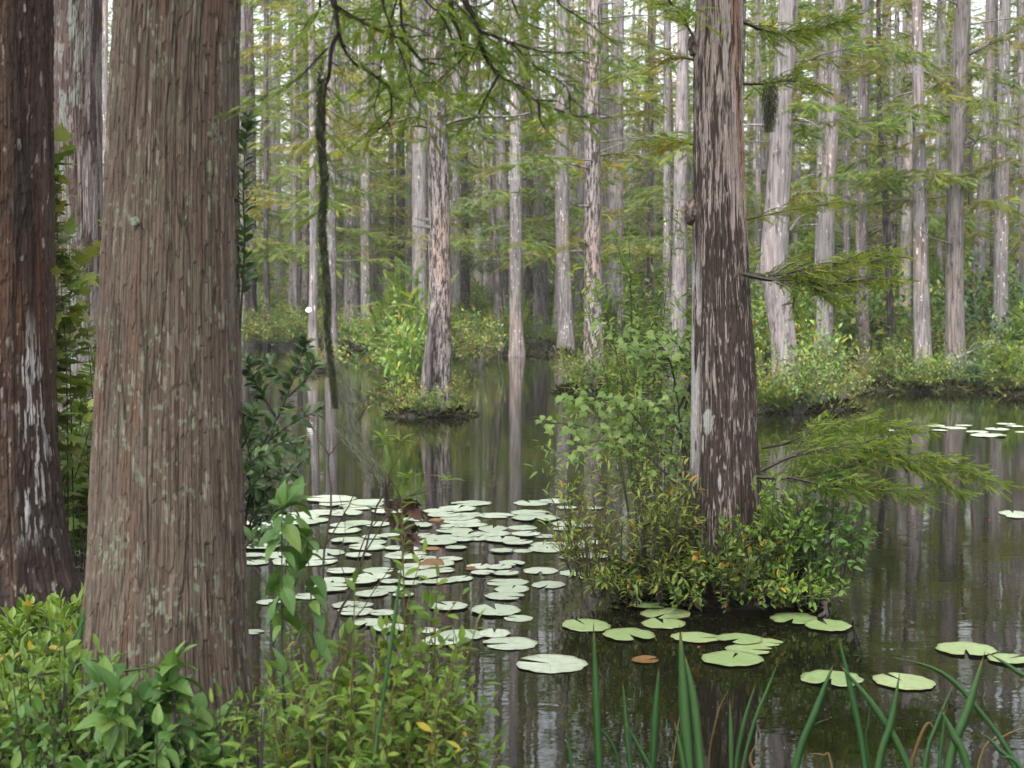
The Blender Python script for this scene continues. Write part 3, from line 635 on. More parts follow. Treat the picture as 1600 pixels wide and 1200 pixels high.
# overhanging boughs of the big tree, joined to it by a limb above the picture
gw = Geo(); limb = smoothline([(base1[0] + .05, Y1 - .1, 4.6), (-.75, 4.2, 4.1), (-.45, 3.7, 3.45), (-.15, 3.5, 2.85)], 5)
tube(gw, limb, np.linspace(.05, .018, len(limb)), 8)
limb2 = smoothline([(-.75, 4.2, 4.1), (-.2, 3.7, 3.7), (.1, 3.5, 3.1), (.2, 3.45, 2.8)], 5); tube(gw, limb2, np.linspace(.03, .012, len(limb2)), 6)
gw.v = [v - base1 for v in gw.v]; ov = gw.obj('overhanging_limb', M['twig'], big)
OV = [
    ([(515, -60), (521, 0), (528, 15), (566, 34), (590, 46), (624, 60), (639, 73), (661, 96), (684, 100)], .008, 9, .22, 3.35, .3),
    ([(524, 16), (530, 54), (537, 75), (554, 99), (575, 111), (592, 124), (608, 137), (612, 169), (605, 191), (575, 214)], .0055, 10, .16, 3.3, .3),
    ([(529, 54), (518, 75), (514, 120), (507, 142), (507, 197), (505, 225), (503, 330)], .0055, 12, .06, 3.3, .5),
    ([(590, -50), (597, 0), (608, 36), (620, 66), (631, 98), (643, 131), (656, 165), (674, 215)], .003, 5, .14, 3.2, 1),
    ([(632, -40), (620, 0), (609, 38), (596, 94), (593, 135), (585, 169), (592, 200)], .003, 5, .12, 3.3, 1),
    ([(624, -50), (626, 0), (628, 38), (639, 71), (641, 122), (640, 191)], .0035, 6, .14, 3.4, 1),
    ([(700, -60), (704, 0), (708, 28), (718, 51), (725, 75), (732, 81), (706, 107), (684, 126), (663, 133)], .006, 10, .17, 3.5, .3),
    ([(710, -70), (726, 0), (740, 24), (750, 49), (755, 81), (779, 118), (800, 129), (842, 161), (876, 173), (899, 181), (930, 184)], .007, 14, .2, 3.5, .4),
    ([(750, 49), (772, 56), (800, 69), (834, 102), (885, 136), (891, 176)], .005, 9, .18, 3.5, .2),
    ([(772, 56), (800, 68), (857, 82), (913, 82)], .004, 8, .18, 3.5, .1),
    ([(779, 118), (757, 157), (744, 182), (715, 195)], .004, 6, .13, 3.5, .4),
    ([(842, 161), (845, 190), (867, 220)], .003, 3, .08, 3.5, .5),
    ([(860, -50), (871, 0), (885, 14), (925, 40), (964, 71)], .004, 7, .15, 3.6, .1),
    ([(511, 76), (489, 99), (463, 125), (435, 142), (401, 159)], .0035, 7, .14, 3.3, .0),
    ([(640, -60), (665, 0), (690, 25), (706, 60), (712, 90)], .004, 8, .2, 3.4, .0),
    ([(560, -60), (600, 0), (580, 18), (545, 30)], .004, 8, .2, 3.4, .0),
    ([(780, -60), (800, 0), (815, 30), (840, 45)], .004, 8, .2, 3.6, .0),
    ([(470, -60), (500, 0), (490, 30), (470, 60)], .004, 7, .16, 3.6, .0),
    ([(1030, -50), (1045, 0), (1060, 12), (1085, 15)], .004, 5, .12, 3.6, .0),
    ([(640, 100), (670, 120), (700, 150), (712, 170)], .002, 5, .11, 3.4, .2),
    ([(800, -60), (770, 0), (745, 10), (700, 20)], .004, 8, .2, 3.5, .0)]
for pts, r0, sec, sl, Yd, tt in OV:
    px_bough(big, base1, pts, Yd, r0 * 1.1, .062, F_HI, NM, int(sec * 1.25), sl, 0.05, t0=.1, step=.026, droop=.3, dY=.25)

# ------------------------------------------------------------------ middle distance trees, from their outlines
W = 'bark_'
NT = [  # profile (px, py, width) from the base up, distance, bark, label, crown, stubs
    ([(684, 648, 46), (684, 620, 42), (686, 560, 42), (687, 480, 38), (687, 400, 38), (686, 300, 36), (684, 200, 34), (682, 100, 31), (680, 0, 30)], 21., 'bark_fleck', 'pink-grey trunk peppered with black flecks on the small round tussock beyond the pads', 0, 3),
    ([(928, 612, 46), (928, 540, 34), (927, 450, 30), (926, 300, 28), (925, 150, 26), (928, 60, 25), (930, 0, 24)], 25.7, 'bark_fleck', 'mottled pink and charcoal trunk on the round shrubby tussock left of the nearest stained trunk', 1, 4),
    ([(808, 556, 31), (808, 535, 25), (806, 480, 22), (806, 300, 20), (805, 100, 18), (803, 0, 17)], 39., 'bark_grey', 'smooth pale splay-footed trunk at the far waterline, midway between two tussock trees', 0, 2),
    ([(884, 552, 34), (884, 500, 26), (878, 350, 24), (878, 150, 22), (880, 0, 20)], 41., 'bark_grey', 'straight grey trunk close left of the mottled pink tussock tree', 1, 2),
    ([(572, 541, 22), (572, 480, 18), (572, 300, 17), (571, 150, 15), (570, 0, 14)], 45., 'bark_grey', 'slim mauve-grey trunk standing on a low grassy clump across the pond', 2, 2),
    ([(518, 545, 26), (517, 480, 20), (516, 300, 21), (516, 150, 20), (516, 0, 18)], 40., 'bark_grey', 'flecked grey trunk directly behind the hanging mossy strand', 0, 3),
    ([(488, 577, 26), (488, 545, 19), (488, 500, 15), (489, 400, 13), (488, 200, 12), (487, 0, 11)], 33., 'bark_grey', 'narrow grey trunk with swollen foot and white tag, on a little rusty tussock', 1, 2),
    ([(656, 535, 30), (656, 450, 27), (655, 300, 25), (655, 150, 24), (655, 0, 22)], 44., 'bark_pale', 'wide pale-grey trunk partly hidden behind the black-flecked tussock tree', 2, 2),
    ([(640, 530, 20), (641, 300, 15), (642, 0, 13)], 50., 'bark_grey', 'thin grey trunk just left of the wide pale-grey trunk', 1, 1),
    ([(713, 535, 18), (713, 300, 14), (712, 100, 13), (711, 0, 12)], 47., 'bark_grey', 'slender grey trunk just right of the black-flecked tussock tree', 0, 1),
    ([(784, 520, 13), (776, 400, 11), (766, 300, 10), (755, 200, 9), (748, 120, 8), (742, 0, 8)], 43., 'bark_dark', 'thin blackish trunk leaning left as it rises', 1, 1),
    ([(462, 520, 12), (460, 400, 7), (461, 200, 7), (462, 0, 6)], 46., 'bark_pale', 'very thin whitish trunk across the pond near the rusty bush', 3, 1),
    ([(416, 520, 13), (415, 400, 9), (416, 200, 9), (417, 0, 8)], 45., 'bark_dark', 'thin dark trunk just right of the broad brown trunk', 2, 1),
    ([(380, 515, 22), (380, 400, 15), (379, 200, 14), (378, 0, 13)], 48., 'bark_grey', 'grey trunk half hidden by the edge of the broad brown trunk', 0, 1),
    ([(613, 500, 12), (612, 400, 10), (611, 200, 9), (610, 0, 8)], 50., 'bark_dark', 'thin dark brown trunk left of the green sapling cluster', 2, 1),
    ([(837, 545, 12), (838, 400, 11), (838, 200, 10), (838, 0, 9)], 50., 'bark_grey', 'thin streaked trunk between the pale splay-footed tree and its grey neighbour', 1, 1),
    ([(972, 545, 14), (970, 400, 12), (969, 200, 11), (970, 0, 10)], 45., 'bark_grey', 'thin grey trunk rising behind the top of the narrow-leaved bush', 1, 1),
    ([(1016, 545, 13), (1016, 400, 10), (1017, 200, 9), (1016, 0, 9)], 47., 'bark_dark', 'thin dark trunk with a moss wisp beside it, behind the yellow foliage shelf', 3, 1),
    ([(1060, 560, 30), (1062, 400, 25), (1063, 250, 23), (1066, 100, 20), (1067, 0, 18)], 38., 'bark_pale', 'smooth pale-grey trunk immediately left of the nearest stained trunk', 0, 1),
    ([(1042, 545, 16), (1043, 300, 13), (1044, 0, 11)], 42., 'bark_grey', 'grey trunk touching the left side of a wider pale trunk', 2, 1),
    ([(1232, 620, 62), (1228, 570, 46), (1224, 520, 42), (1208, 420, 46), (1215, 300, 41), (1222, 150, 36), (1230, 0, 32)], 24.5, 'bark_pale', 'thick pale pinkish trunk rising from the bushy islet', 0, 2),
    ([(1285, 590, 34), (1290, 500, 29), (1291, 400, 29), (1294, 300, 26), (1302, 150, 22), (1311, 0, 18)], 29., 'bark_pale', 'pale trunk curving right as it rises, next after the thickest pinkish one', 1, 2),
    ([(1348, 570, 22), (1347, 400, 20), (1349, 250, 19), (1352, 100, 20), (1357, 0, 20)], 32., 'bark_grey', 'grey lichen-dusted trunk between the curved pale trunk and a dark spindly one', 0, 1),
    ([(1393, 500, 12), (1390, 400, 12), (1385, 300, 12), (1377, 200, 9), (1374, 100, 8), (1373, 0, 8)], 32., 'bark_dark', 'dark spindly trunk bending left, with white flecks', 1, 1),
    ([(1444, 600, 40), (1443, 560, 30), (1441, 400, 26), (1440, 300, 23), (1436, 100, 19), (1433, 0, 17)], 28.5, 'bark_grey', 'straight grey vine-edged trunk, left of the pair on the long dark islet', 0, 2),
    ([(1496, 598, 46), (1495, 550, 34), (1493, 400, 30), (1494, 250, 27), (1499, 100, 25), (1502, 0, 23)], 28.5, 'bark_brown', 'stout brownish ridged trunk, right of the pair on the long dark islet', 2, 2),
    ([(1562, 560, 28), (1562, 450, 24), (1563, 300, 22), (1567, 100, 20), (1570, 0, 18)], 34., 'bark_grey', 'pale trunk near the right edge standing in front of dense green foliage', 1, 2),
    ([(1324, 545, 15), (1325, 300, 12), (1326, 0, 11)], 40., 'bark_grey', 'thin trunk in the gap right of the curved pale trunk', 3, 1),
    ([(1183, 560, 13), (1184, 300, 10), (1184, 0, 9)], 42., 'bark_grey', 'thin trunk just right of the nearest stained trunk', 3, 1),
    ([(1243, 540, 16), (1244, 300, 12), (1248, 0, 11)], 45., 'bark_grey', 'thin trunk showing from behind the thick pinkish one', 2, 1),
    ([(1399, 560, 12), (1398, 300, 9), (1400, 0, 8)], 40., 'bark_fleck', 'slim flecked trunk just right of the dark spindly one', 3, 1),
    ([(1469, 545, 10), (1467, 300, 8), (1468, 0, 8)], 42., 'bark_pale', 'very thin pale trunk in the gap between the islet pair', 2, 0),
    ([(1550, 520, 10), (1551, 300, 9), (1555, 0, 8)], 44., 'bark_dark', 'dark narrow trunk in foliage left of the pale right-edge tree', 0, 0),
    ([(1602, 560, 26), (1600, 300, 20), (1598, 0, 18)], 38., 'bark_grey', 'grey trunk cut off by the right edge of the picture', 1, 1),
    ([(165, 540, 14), (166, 300, 10), (166, 0, 9)], 40., 'bark_grey', 'thin trunk glimpsed in the gap left of the broad brown trunk', 3, 0)]
CM = CROWN_MID + [CROWN_FAR[0]]
named = []
for prof, Yd, bk, lab, ci, st in NT:
    t_, b_ = tree_px(prof, Yd, M[bk], lab, None, CM[ci], H=22, flute=.14, n=24 if Yd < 35 else 16, stub=st, crown_z=U(.3, 1.4) if Yd < 35 else U(-.3, .4))
    named.append((t_, b_, Yd))
# dark second stem and vine on the flecked tussock tree
tA, bA, yA = named[0]
g = Geo(); q = np.array([P(a, b, yA - .25) for a, b in [(664, 650), (666, 620), (668, 580), (671, 540), (675, 500), (684, 475)]]) - bA
tube(g, smoothline(q, 4), np.linspace(.11, .03, 21), 10); g.obj('side_stem', M['bark_dark'], tA, True)
MB = (M['needles'], M['grey_twig'])
def tb(k, pts, tone, fl=.13, sec=16, sl=.9, r=.025, mats=MB, dY=0., off=0., **kw):
    t_, b_, Y_ = named[k]; px_bough(t_, b_, pts, Y_ + off, r, fl, F_MID, mats, sec, sl, tone, dY=dY, step=fl * .33, **kw)
tb(0, [(680, 196), (655, 183), (625, 188), (590, 196), (550, 205), (500, 216), (440, 232)], .75, sec=34, sl=.8, dY=1.5)
tb(0, [(680, 200), (640, 196), (600, 210), (560, 225), (520, 235)], .6, sec=20, sl=.6, dY=-1.)
tb(1, [(925, 125), (950, 122), (985, 113), (1030, 112)], .95, sec=18, sl=.5, dY=.5)
tb(1, [(925, 185), (955, 182), (990, 176), (1035, 172)], .45, sec=18, sl=.5, dY=.5)
tb(1, [(925, 245), (960, 240), (1000, 243), (1030, 232)], .55, sec=16, sl=.5, dY=.5)
tb(1, [(925, 385), (905, 378), (880, 388)], .85, sec=12, sl=.4)
tb(18, [(1055, 355), (1065, 335), (1085, 330)], .95, sec=16, sl=.9, fl=.2)
tb(7, [(655, 165), (690, 155), (720, 160)], .3, sec=10, sl=.7, fl=.2)
tb(9, [(713, 275), (725, 262), (745, 265)], .1, sec=14, sl=.7, fl=.2)
tb(4, [(572, 330), (600, 328), (640, 325)], .8, sec=12, sl=.7, fl=.2)
tb(20, [(1222, 140), (1250, 100), (1285, 92), (1320, 100)], .4, sec=18, sl=.7)
tb(20, [(1218, 250), (1250, 150), (1280, 142), (1310, 150)], .75, sec=20, sl=.7)
tb(20, [(1212, 330), (1245, 305), (1280, 300)], .6, sec=16, sl=.6)
tb(22, [(1350, 120), (1380, 105), (1400, 108)], .8, sec=14, sl=.6)
tb(23, [(1385, 110), (1350, 103), (1325, 108)], .9, sec=14, sl=.6)
tb(24, [(1440, 190), (1410, 165), (1385, 170)], .3, sec=16, sl=.7)
tb(24, [(1438, 110), (1465, 120), (1490, 130)], .6, sec=14, sl=.7)
tb(25, [(1495, 95), (1530, 75), (1570, 55), (1590, 40)], .35, sec=20, sl=.8)
tb(25, [(1495, 230), (1540, 215), (1590, 225)], .1, sec=20, sl=.8)
tb(25, [(1494, 320), (1530, 265), (1590, 250)], .6, sec=20, sl=.8)
tb(26, [(1562, 420), (1590, 380), (1620, 370)], .75, sec=16, sl=.8)
tb(26, [(1562, 300), (1580, 280), (1610, 285)], .75, sec=16, sl=.8)
tb(25, [(1495, 560), (1530, 545), (1570, 540), (1610, 545)], .0, sec=24, sl=.8, off=-1.)
# bare limbs
def bare(k, lines, r=.022, mat='grey_twig'):
    t_, b_, Y_ = named[k]
    for ln in lines:
        g = Geo(); q = smoothline(np.array([P(a, b, Y_ - .1) for a, b in ln]) - b_, 3); tube(g, q, np.linspace(r, r * .3, len(q)), 5)
        g.obj('bare_limb', M[mat], t_)
bare(0, [[(690, 197), (720, 187), (755, 182), (800, 182), (830, 176)], [(680, 345), (665, 343), (648, 341)], [(680, 356), (660, 354), (643, 353)], [(745, 184), (728, 168), (712, 162)]], .035)
bare(5, [[(516, 178), (545, 170), (575, 172), (590, 180)], [(516, 240), (480, 240), (445, 242)]], .02)
bare(12, [[(416, 380), (395, 355), (380, 350)], [(416, 200), (440, 180), (455, 172)], [(416, 130), (435, 118), (455, 108)]], .03)
bare(20, [[(1222, 160), (1245, 155)], [(1235, 360), (1250, 340), (1268, 332)]], .03)
bare(22, [[(1357, 370), (1370, 362), (1380, 358)]], .03, 'twig')
bare(25, [[(1515, 320), (1518, 240), (1526, 220), (1533, 200)], [(1515, 85), (1545, 70), (1583, 58)], [(1526, 222), (1510, 210)]], .035, 'twig')

# ------------------------------------------------------------------ the far rows
TV = []
for bi, bk in enumerate(['bark_grey', 'bark_pale', 'bark_dark', 'bark_grey', 'bark_fleck', 'bark_pale', 'bark_pale', 'bark_grey']):
    z = np.concatenate([np.arange(-.3, 3, .3), np.arange(3.5, 22.5, 1.2)]); sd = U(0, 99)
    r = np.interp(z, [-.3, .3, 1.2, 3, 23], [.46, .36, .24, .2, .04]); x = U(-.025, .025) * z + .1 * np.sin(z * .3 + sd)
    g = trunk_geo(x, .1 * np.cos(z * .3 + sd), z, r, 12, sd, .16, .8, .06); stubs(g, 6, 2.5, 16, .2, .6)
    TV.append((g.mesh('trunk', M[bk], True), bk))
LABF = {'bark_grey': 'grey-barked trunk in the crowded far rows across the pond', 'bark_pale': 'pale-barked trunk in the crowded far rows across the pond',
        'bark_dark': 'dark-barked trunk in the crowded far rows across the pond', 'bark_fleck': 'black-flecked trunk in the crowded far rows across the pond'}
def far_tree(px_, Yd, s, group_suf=''):
    me, bk = TV[rng.integers(len(TV))]
    t_ = tag(empty('cypress_tree', (P(px_, 450, Yd)[0], Yd, 0)), LABF[bk], 'tree', {'bark_grey': 'grey', 'bark_pale': 'pale', 'bark_dark': 'dark', 'bark_fleck': 'black-flecked'}[bk] + ' trunks of the far rows')
    o = link(bpy.data.objects.new('trunk', me), t_); o.scale = (s, s, U(.85, 1.05)); o.rotation_euler = (U(-.02, .02), U(-.02, .02), U(0, 6.28))
    c = link(bpy.data.objects.new('crown', CROWN_FAR[rng.integers(4)] if U(0, 1) < .42 else CROWN_HIGH[rng.integers(2)]), t_); k = U(.85, 1.05); c.scale = (k, k, k); c.rotation_euler = (0, 0, U(0, 6.28)); c.location = (0, 0, U(-1., 2.))
placed = []
n_ = 0
for trial in range(6000):
    if n_ >= 285: break
    Yd = 47 + 75 * U(0, 1) ** 1.15; px_ = U(-150, 1900) 
    x = P(px_, 450, Yd)[0]
    if any((x - a) ** 2 + (Yd - b) ** 2 < (1.0 + .007 * Yd) ** 2 for a, b in placed): continue
    placed.append((x, Yd)); far_tree(px_, Yd, U(.5, 1.1)); n_ += 1
for px_, Yd, s in [(1150, 36, .7), (1275, 38, .8), (1340, 44, .7), (1415, 38, .7), (1525, 40, .9), (1640, 36, 1), (1680, 31, 1.1), (1760, 40, 1), (60, 45, 1), (-80, 38, 1), (-200, 44, 1), (1590, 46, .8)]:
    far_tree(px_, Yd, s)
for q in range(34):
    Yd = U(44, 80); px_ = U(-100, 1800); me, bk = TV[rng.integers(len(TV))]
    if px_ < 1150: Yd = max(Yd, 49)
    t_ = tag(empty('young_cypress', (P(px_, 450, Yd)[0], Yd, 0)), 'young thin-stemmed cypress with bright foliage among the far trunks', 'tree', 'young cypresses among the far trunks')
    k = U(.32, .5); o = link(bpy.data.objects.new('trunk', me), t_); o.scale = (k * .45, k * .45, k); c = link(bpy.data.objects.new('crown', CROWN_FAR[rng.integers(4)]), t_); c.scale = (k * 1.2, k * 1.2, k); c.rotation_euler = (0, 0, U(0, 6.28))
# distant wood
g = Geo(); k = 21000
Yb = U(126, 150, k); xb = U(-75, 75, k); zb = U(0, 1, k) ** 1.3 * 15
keep = fbm(xb * .22, zb * .28, Yb * .1, 44, 3) > .44 + .009 * zb
pos = np.stack([xb, Yb, zb], -1)[keep]; k = len(pos); d = U(-1, 1, (k, 3)) * [1, 1, .4]
scatter(g, F_LO, pos, d, np.stack([U(-.5, .5, k), U(-.5, .5, k), np.ones(k)], -1), U(1.2, 2.6, k), U(0, 1, k), U(0, .5, k))
g.mi = 1
for _ in range(260):
    a, b, h_ = U(-70, 70), U(118, 148), U(14, 22); tube(g, [(a, b, -.3), (a + U(-.3, .3), b, h_ / 2), (a + U(-.8, .8), b, h_)], [.34, .22, .05], 6)
tag(g.obj('distant_wood', [M['needles'], M['bark_grey']]), kind='stuff')

# unseen trees added behind the viewer so their canopy shades the near bank
for x_, y_, q in [(3.2, -3.5, 0), (-4.5, -1.5, 1), (.5, -7, 0)]:
    t_ = tag(empty('cypress_tree', (x_, y_, .3)), 'unseen canopy tree added behind the viewer to shade the bank', 'tree', 'added shade trees behind the viewer')
    o = link(bpy.data.objects.new('trunk', TV[q][0]), t_); c = link(bpy.data.objects.new('crown', CROWN_NEAR[q]), t_); c.rotation_euler = (0, 0, U(0, 6.28))

# ------------------------------------------------------------------ tussocks
def islet(px_, py_, wpx, h=.12, dep=.55):
    c = G(px_, py_); r = wpx / 2 * c[1] / FPX; c = c + [0, r * dep * .9, 0]; n = 40; rings = 9; V = []; sd = U(0, 99)
    for k in range(rings):
        f = 1.06 - k / (rings - 1) * 1.06; zz = h * (1 - (f / 1.06) ** 2.2) - .03 * (k == 0) - .02
        for j in range(n):
            a = j * 6.283 / n; rr = r * f * (1 + .22 * (float(vn(math.cos(a) * 2 + sd, math.sin(a) * 2, 0, 3)) - .5) * 2)
            V.append((math.cos(a) * rr, math.sin(a) * rr * dep * 1.25, zz + .05 * (float(vn(math.cos(a) * 5 * f + sd, math.sin(a) * 5 * f, 1)) - .3) * (k > 0)))
    i = np.arange(rings - 1)[:, None] * n; j = np.arange(n)[None]; jn = (j + 1) % n; q = np.stack([i + j, i + jn, i + n + jn, i + n + j], -1).reshape(-1, 4)
    g = Geo(); g.add(V, np.concatenate([q[:, :3], q[:, [0, 2, 3]]])); o = tag(g.obj('islet', M['peat'], smooth=True, loc=tuple(c)), kind='structure')
    g = Geo(); k = int(260 + 1500 * r) if c[1] < 30 else 420; a = U(0, 6.28, k); f = U(.55, 1.05, k); pos = np.stack([np.cos(a) * r * f, np.sin(a) * r * dep * 1.25 * f, h * (1 - (f / 1.06) ** 2.2) + .0], -1)
    d = np.stack([np.cos(a) * .5 + U(-1., 1., k), np.sin(a) * .5 + U(-1., 1., k), U(-.25, .9, k)], -1)
    scatter(g, L_NARROW, pos, d, U(-1, 1, (k, 3)), U(.03, .11, k) * min(1.8, max(1., c[1] / 16)), U(0, 1, k)); f_ = g.obj('fringe', M['fringe'], o); tag(f_, kind='stuff')
    return c, r
isl = {}
for nm, a in dict(W=(1130, 945, 285, .30), A=(672, 651, 132), B=(925, 614, 112), Gt=(488, 579, 52), E=(577, 542, 64), L=(412, 536, 95), Ab=(640, 572, 66), N=(1262, 642, 180), RS=(1442, 611, 215),
                  R=(1596, 618, 70), C=(808, 556, 40), D=(862, 554, 80), F1=(755, 545, 60), F2=(700, 545, 60), F3=(985, 560, 80), F4=(1050, 570, 60), F5=(520, 546, 50), F6=(455, 535, 40)).items():
    isl[nm] = islet(*a)
# the far waterline
for q in range(22):
    islet(U(370, 1200), U(538, 546), U(40, 110), .25)
for q in range(16):
    islet(U(1200, 1680), U(545, 585), U(80, 150), .25)

# ------------------------------------------------------------------ far shrubs
SV = []
def proto(nm, mat, stem='grey_twig', **k):
    gw, gl = shrub_geo(**k); SV.append((gw.mesh('stems', M[stem]), gl.mesh('leaves', M[mat])))
proto('a', 'shrub', H=1, R=.7, nst=44, tpl=L_LO, ll=.085, per=15, twigs=5, tone=.0)
proto('b', 'shrub', H=1, R=.6, nst=40, tpl=L_LO, ll=.08, per=15, twigs=5, tone=.25)
proto('c', 'fresh', H=1, R=.55, nst=34, tpl=L_LO, ll=.11, per=16, twigs=5)
proto('d', 'shrub', H=1, R=.85, nst=46, tpl=L_LO, ll=.07, per=13, twigs=4, tone=.6)
proto('e', 'bay', H=1, R=.55, nst=36, tpl=L_LO, ll=.10, per=15, twigs=5)
proto('f', 'needles', H=1, R=.5, nst=36, tpl=F_MID, ll=.17, per=12, twigs=4)
SN = ['small-leaved green bush', 'yellow-tinged bush', 'bright green leafy bush', 'low spreading rusty-gold bush', 'dark glossy-leaved bush', 'feathery young cypress bush']
def far_shrub(px_, py_, hpx, v, label=None, where='on the far waterline', wide=1., Yd=None):
    c = G(px_, py_) if Yd is None else np.array([P(px_, 450, Yd)[0], Yd, .05]); s = hpx * c[1] / FPX
    t_ = tag(empty('bush', (c[0], c[1] + .25, .05)), label or (SN[v] + ' ' + where), 'bush', None if label else SN[v] + ' ' + where)
    s *= 1.15
    for me, nm in zip(SV[v], ('stems', 'leaves')):
        link(bpy.data.objects.new(nm, me), t_)
    t_.scale = (s * wide, s * wide, s); t_.rotation_euler = (0, 0, U(0, 6.28)); return t_
for q in range(84):
    px_ = U(370, 1190); far_shrub(px_, U(531, 545), U(26, 72), int(rng.choice([0, 0, 1, 2, 2, 3, 4, 5])))
for q in range(60):
    px_ = U(370, 1190); far_shrub(px_, 0, U(45, 95), int(rng.choice([0, 1, 2, 2, 5, 0])), where='behind the far waterline', Yd=U(50, 62))
for q in range(46):
    px_ = U(1180, 1700); far_shrub(px_, U(548, 592), U(45, 150), int(rng.choice([0, 1, 2, 2, 4, 5, 0])), where='in the thicket behind the right-hand islets', wide=1.1)
for q in range(34):
    px_ = U(1180, 1750); far_shrub(px_, 0, U(90, 190), int(rng.choice([0, 2, 2, 4, 5, 5])), where='in the deep green thicket farther back on the right', Yd=U(38, 55))
for a in [(648, 645, 190, 2, 'slim light green maple shoot climbing the left side of the black-flecked trunk', .5), (610, 600, 95, 0, 'pale grey-green bush with gold tints left of the black-flecked tussock', 1.2), (745, 575, 80, 1, 'olive bush on the water right of the black-flecked tussock', .9), (640, 575, 150, 5, 'feathery green sapling left of the black-flecked tussock tree', .9), (600, 560, 70, 0, 'grey-green bush with bare pale twigs left of the black-flecked tussock tree', 1.2),
          (735, 552, 65, 0, 'grey-green bush just right of the black-flecked tussock tree', 1.2), (640, 650, 66, 3, 'rust and gold herbs at the left foot of the black-flecked tree', 1.1),
          (706, 648, 72, 1, 'yellow-green herbs at the right foot of the black-flecked tree', .8), (672, 655, 44, 0, 'short green herbs in front of the black-flecked tree', 1.5),
          (655, 640, 75, 0, 'grey-green shrub leaning over the tussock left of the black-flecked trunk', .8), (925, 614, 62, 0, 'leafy shrub at the front of the round tussock', 1.0),
          (895, 612, 70, 1, 'olive shrub spilling off the left of the round tussock', .8), (960, 612, 75, 1, 'olive shrub on the right of the round tussock', .8),
          (470, 578, 34, 3, 'rusty tuft left of the swollen-footed trunk', 1.1), (508, 578, 42, 3, 'grassy tuft right of the swollen-footed trunk', .9),
          (395, 535, 60, 2, 'bright bush across the pond beside the broad brown trunk', 1.0), (432, 535, 50, 1, 'yellow-green bush across the pond, second from the broad brown trunk', 1.0),
          (440, 530, 75, 3, 'orange-rust bush across the pond', 1.2), (555, 545, 60, 2, 'light green bush beside the slim trunk on its grassy clump', .9), (590, 545, 34, 1, 'low herbs on the grassy clump', 1.2),
          (808, 548, 95, 5, 'round-headed feathery sapling in front of the pale splay-footed trunk', .6),
          (1210, 640, 90, 1, 'reddish-green bush at the left of the bushy islet', .8), (1250, 648, 105, 0, 'dense green bush at the front of the bushy islet', .9), (1300, 640, 110, 0, 'dense mid-green bush at the right of the bushy islet', .8),
          (1265, 620, 130, 2, 'taller light green bush in the middle of the bushy islet', .8), (1190, 650, 60, 5, 'feathery seedling clump in the lee of the bushy islet', 1.2),
          (1215, 648, 45, 5, 'feathery seedling clump low in front of the bushy islet', 1.4), (1320, 630, 50, 3, 'rusty herbs at the far end of the bushy islet', 1.),
          (1365, 608, 70, 3, 'brownish herb tuft at the left end of the long dark islet', 1.1), (1400, 610, 75, 0, 'green bush left of the straight grey trunk', 1.), (1440, 612, 45, 0, 'low bush in front of the straight grey trunk', 1.5),
          (1480, 610, 50, 0, 'low bush between the two islet trunks', 1.3), (1520, 610, 60, 4, 'dark bush right of the stout brownish trunk', 1.1), (1470, 608, 60, 2, 'light green bush behind the two islet trunks', .9),
          (1585, 615, 80, 5, 'feathery bush at the right edge by the water', 1.), (1545, 600, 70, 0, 'grey-green bush near the right edge', 1.), (1600, 618, 60, 0, 'small-leaved bush cut by the right edge', 1.)]:
    far_shrub(*a[:4], a[4], wide=a[5])

# ------------------------------------------------------------------ lily pads
def pad_geo(seed, lift=.0, fold=False):
    r = np.random.default_rng(seed); n = 44; gap = r.uniform(.10, .22); V = [(0, 0, 0)]; R_ = []; rings = [.3, .6, .85, 1.]
    a0 = np.linspace(gap, 2 * math.pi - gap, n); ph = r.uniform(0, 6.28, 4)
    for f in rings:
        for k, a in enumerate(a0):
            e = min(k, n - 1 - k) / n; rr = f * (1 + .025 * math.sin(a * 7 + ph[0]) + .02 * math.sin(a * 13 + ph[1])) * (1 - .06 * math.exp(-e * 30))
            z = .0 + f ** 4 * (.020 * max(0, math.sin(a * 5 + ph[2])) + .008 * max(0, math.sin(a * 9 + ph[3]))) + .04 * math.exp(-e * 22) * f
            x, y = math.cos(a) * rr, math.sin(a) * rr
            if fold and y > .1: z += (y - .1) * .55; y = .1 + (y - .1) * .35
            V.append((x, y, z + lift * math.sin(a * 2) * f))
    T = [(0, 1 + k, 2 + k) for k in range(n - 1)]
    for q in range(3):
        a, b = 1 + q * n, 1 + (q + 1) * n
        for k in range(n - 1): T += [(a + k, b + k, b + k + 1), (a + k, b + k + 1, a + k + 1)]
    V = np.array(V); rnd = np.concatenate([[0], np.repeat(rings, n)]); g = Geo(); g.add(V, T, rnd)
    Vb = V - [0, 0, .004]; Tb = [(a, c, b) for a, b, c in T]; g.add(Vb, Tb, 0.)
    e1 = 1 + 3 * n; nb = len(V); rim = []
    for k in range(n - 1): rim += [(e1 + k, e1 + k + nb, e1 + k + 1), (e1 + k + 1, e1 + k + nb, e1 + k + 1 + nb)]
    g.t.append(np.array(rim)); g.m.append(np.full(len(rim), 0)); return g
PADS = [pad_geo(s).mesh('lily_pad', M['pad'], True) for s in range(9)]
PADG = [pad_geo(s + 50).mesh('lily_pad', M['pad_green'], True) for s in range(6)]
PADB = [pad_geo(s + 20, .03, True).mesh('lily_pad', M['pad_brown'], True) for s in range(3)]
RAFT = 'lily pads of the pale raft'
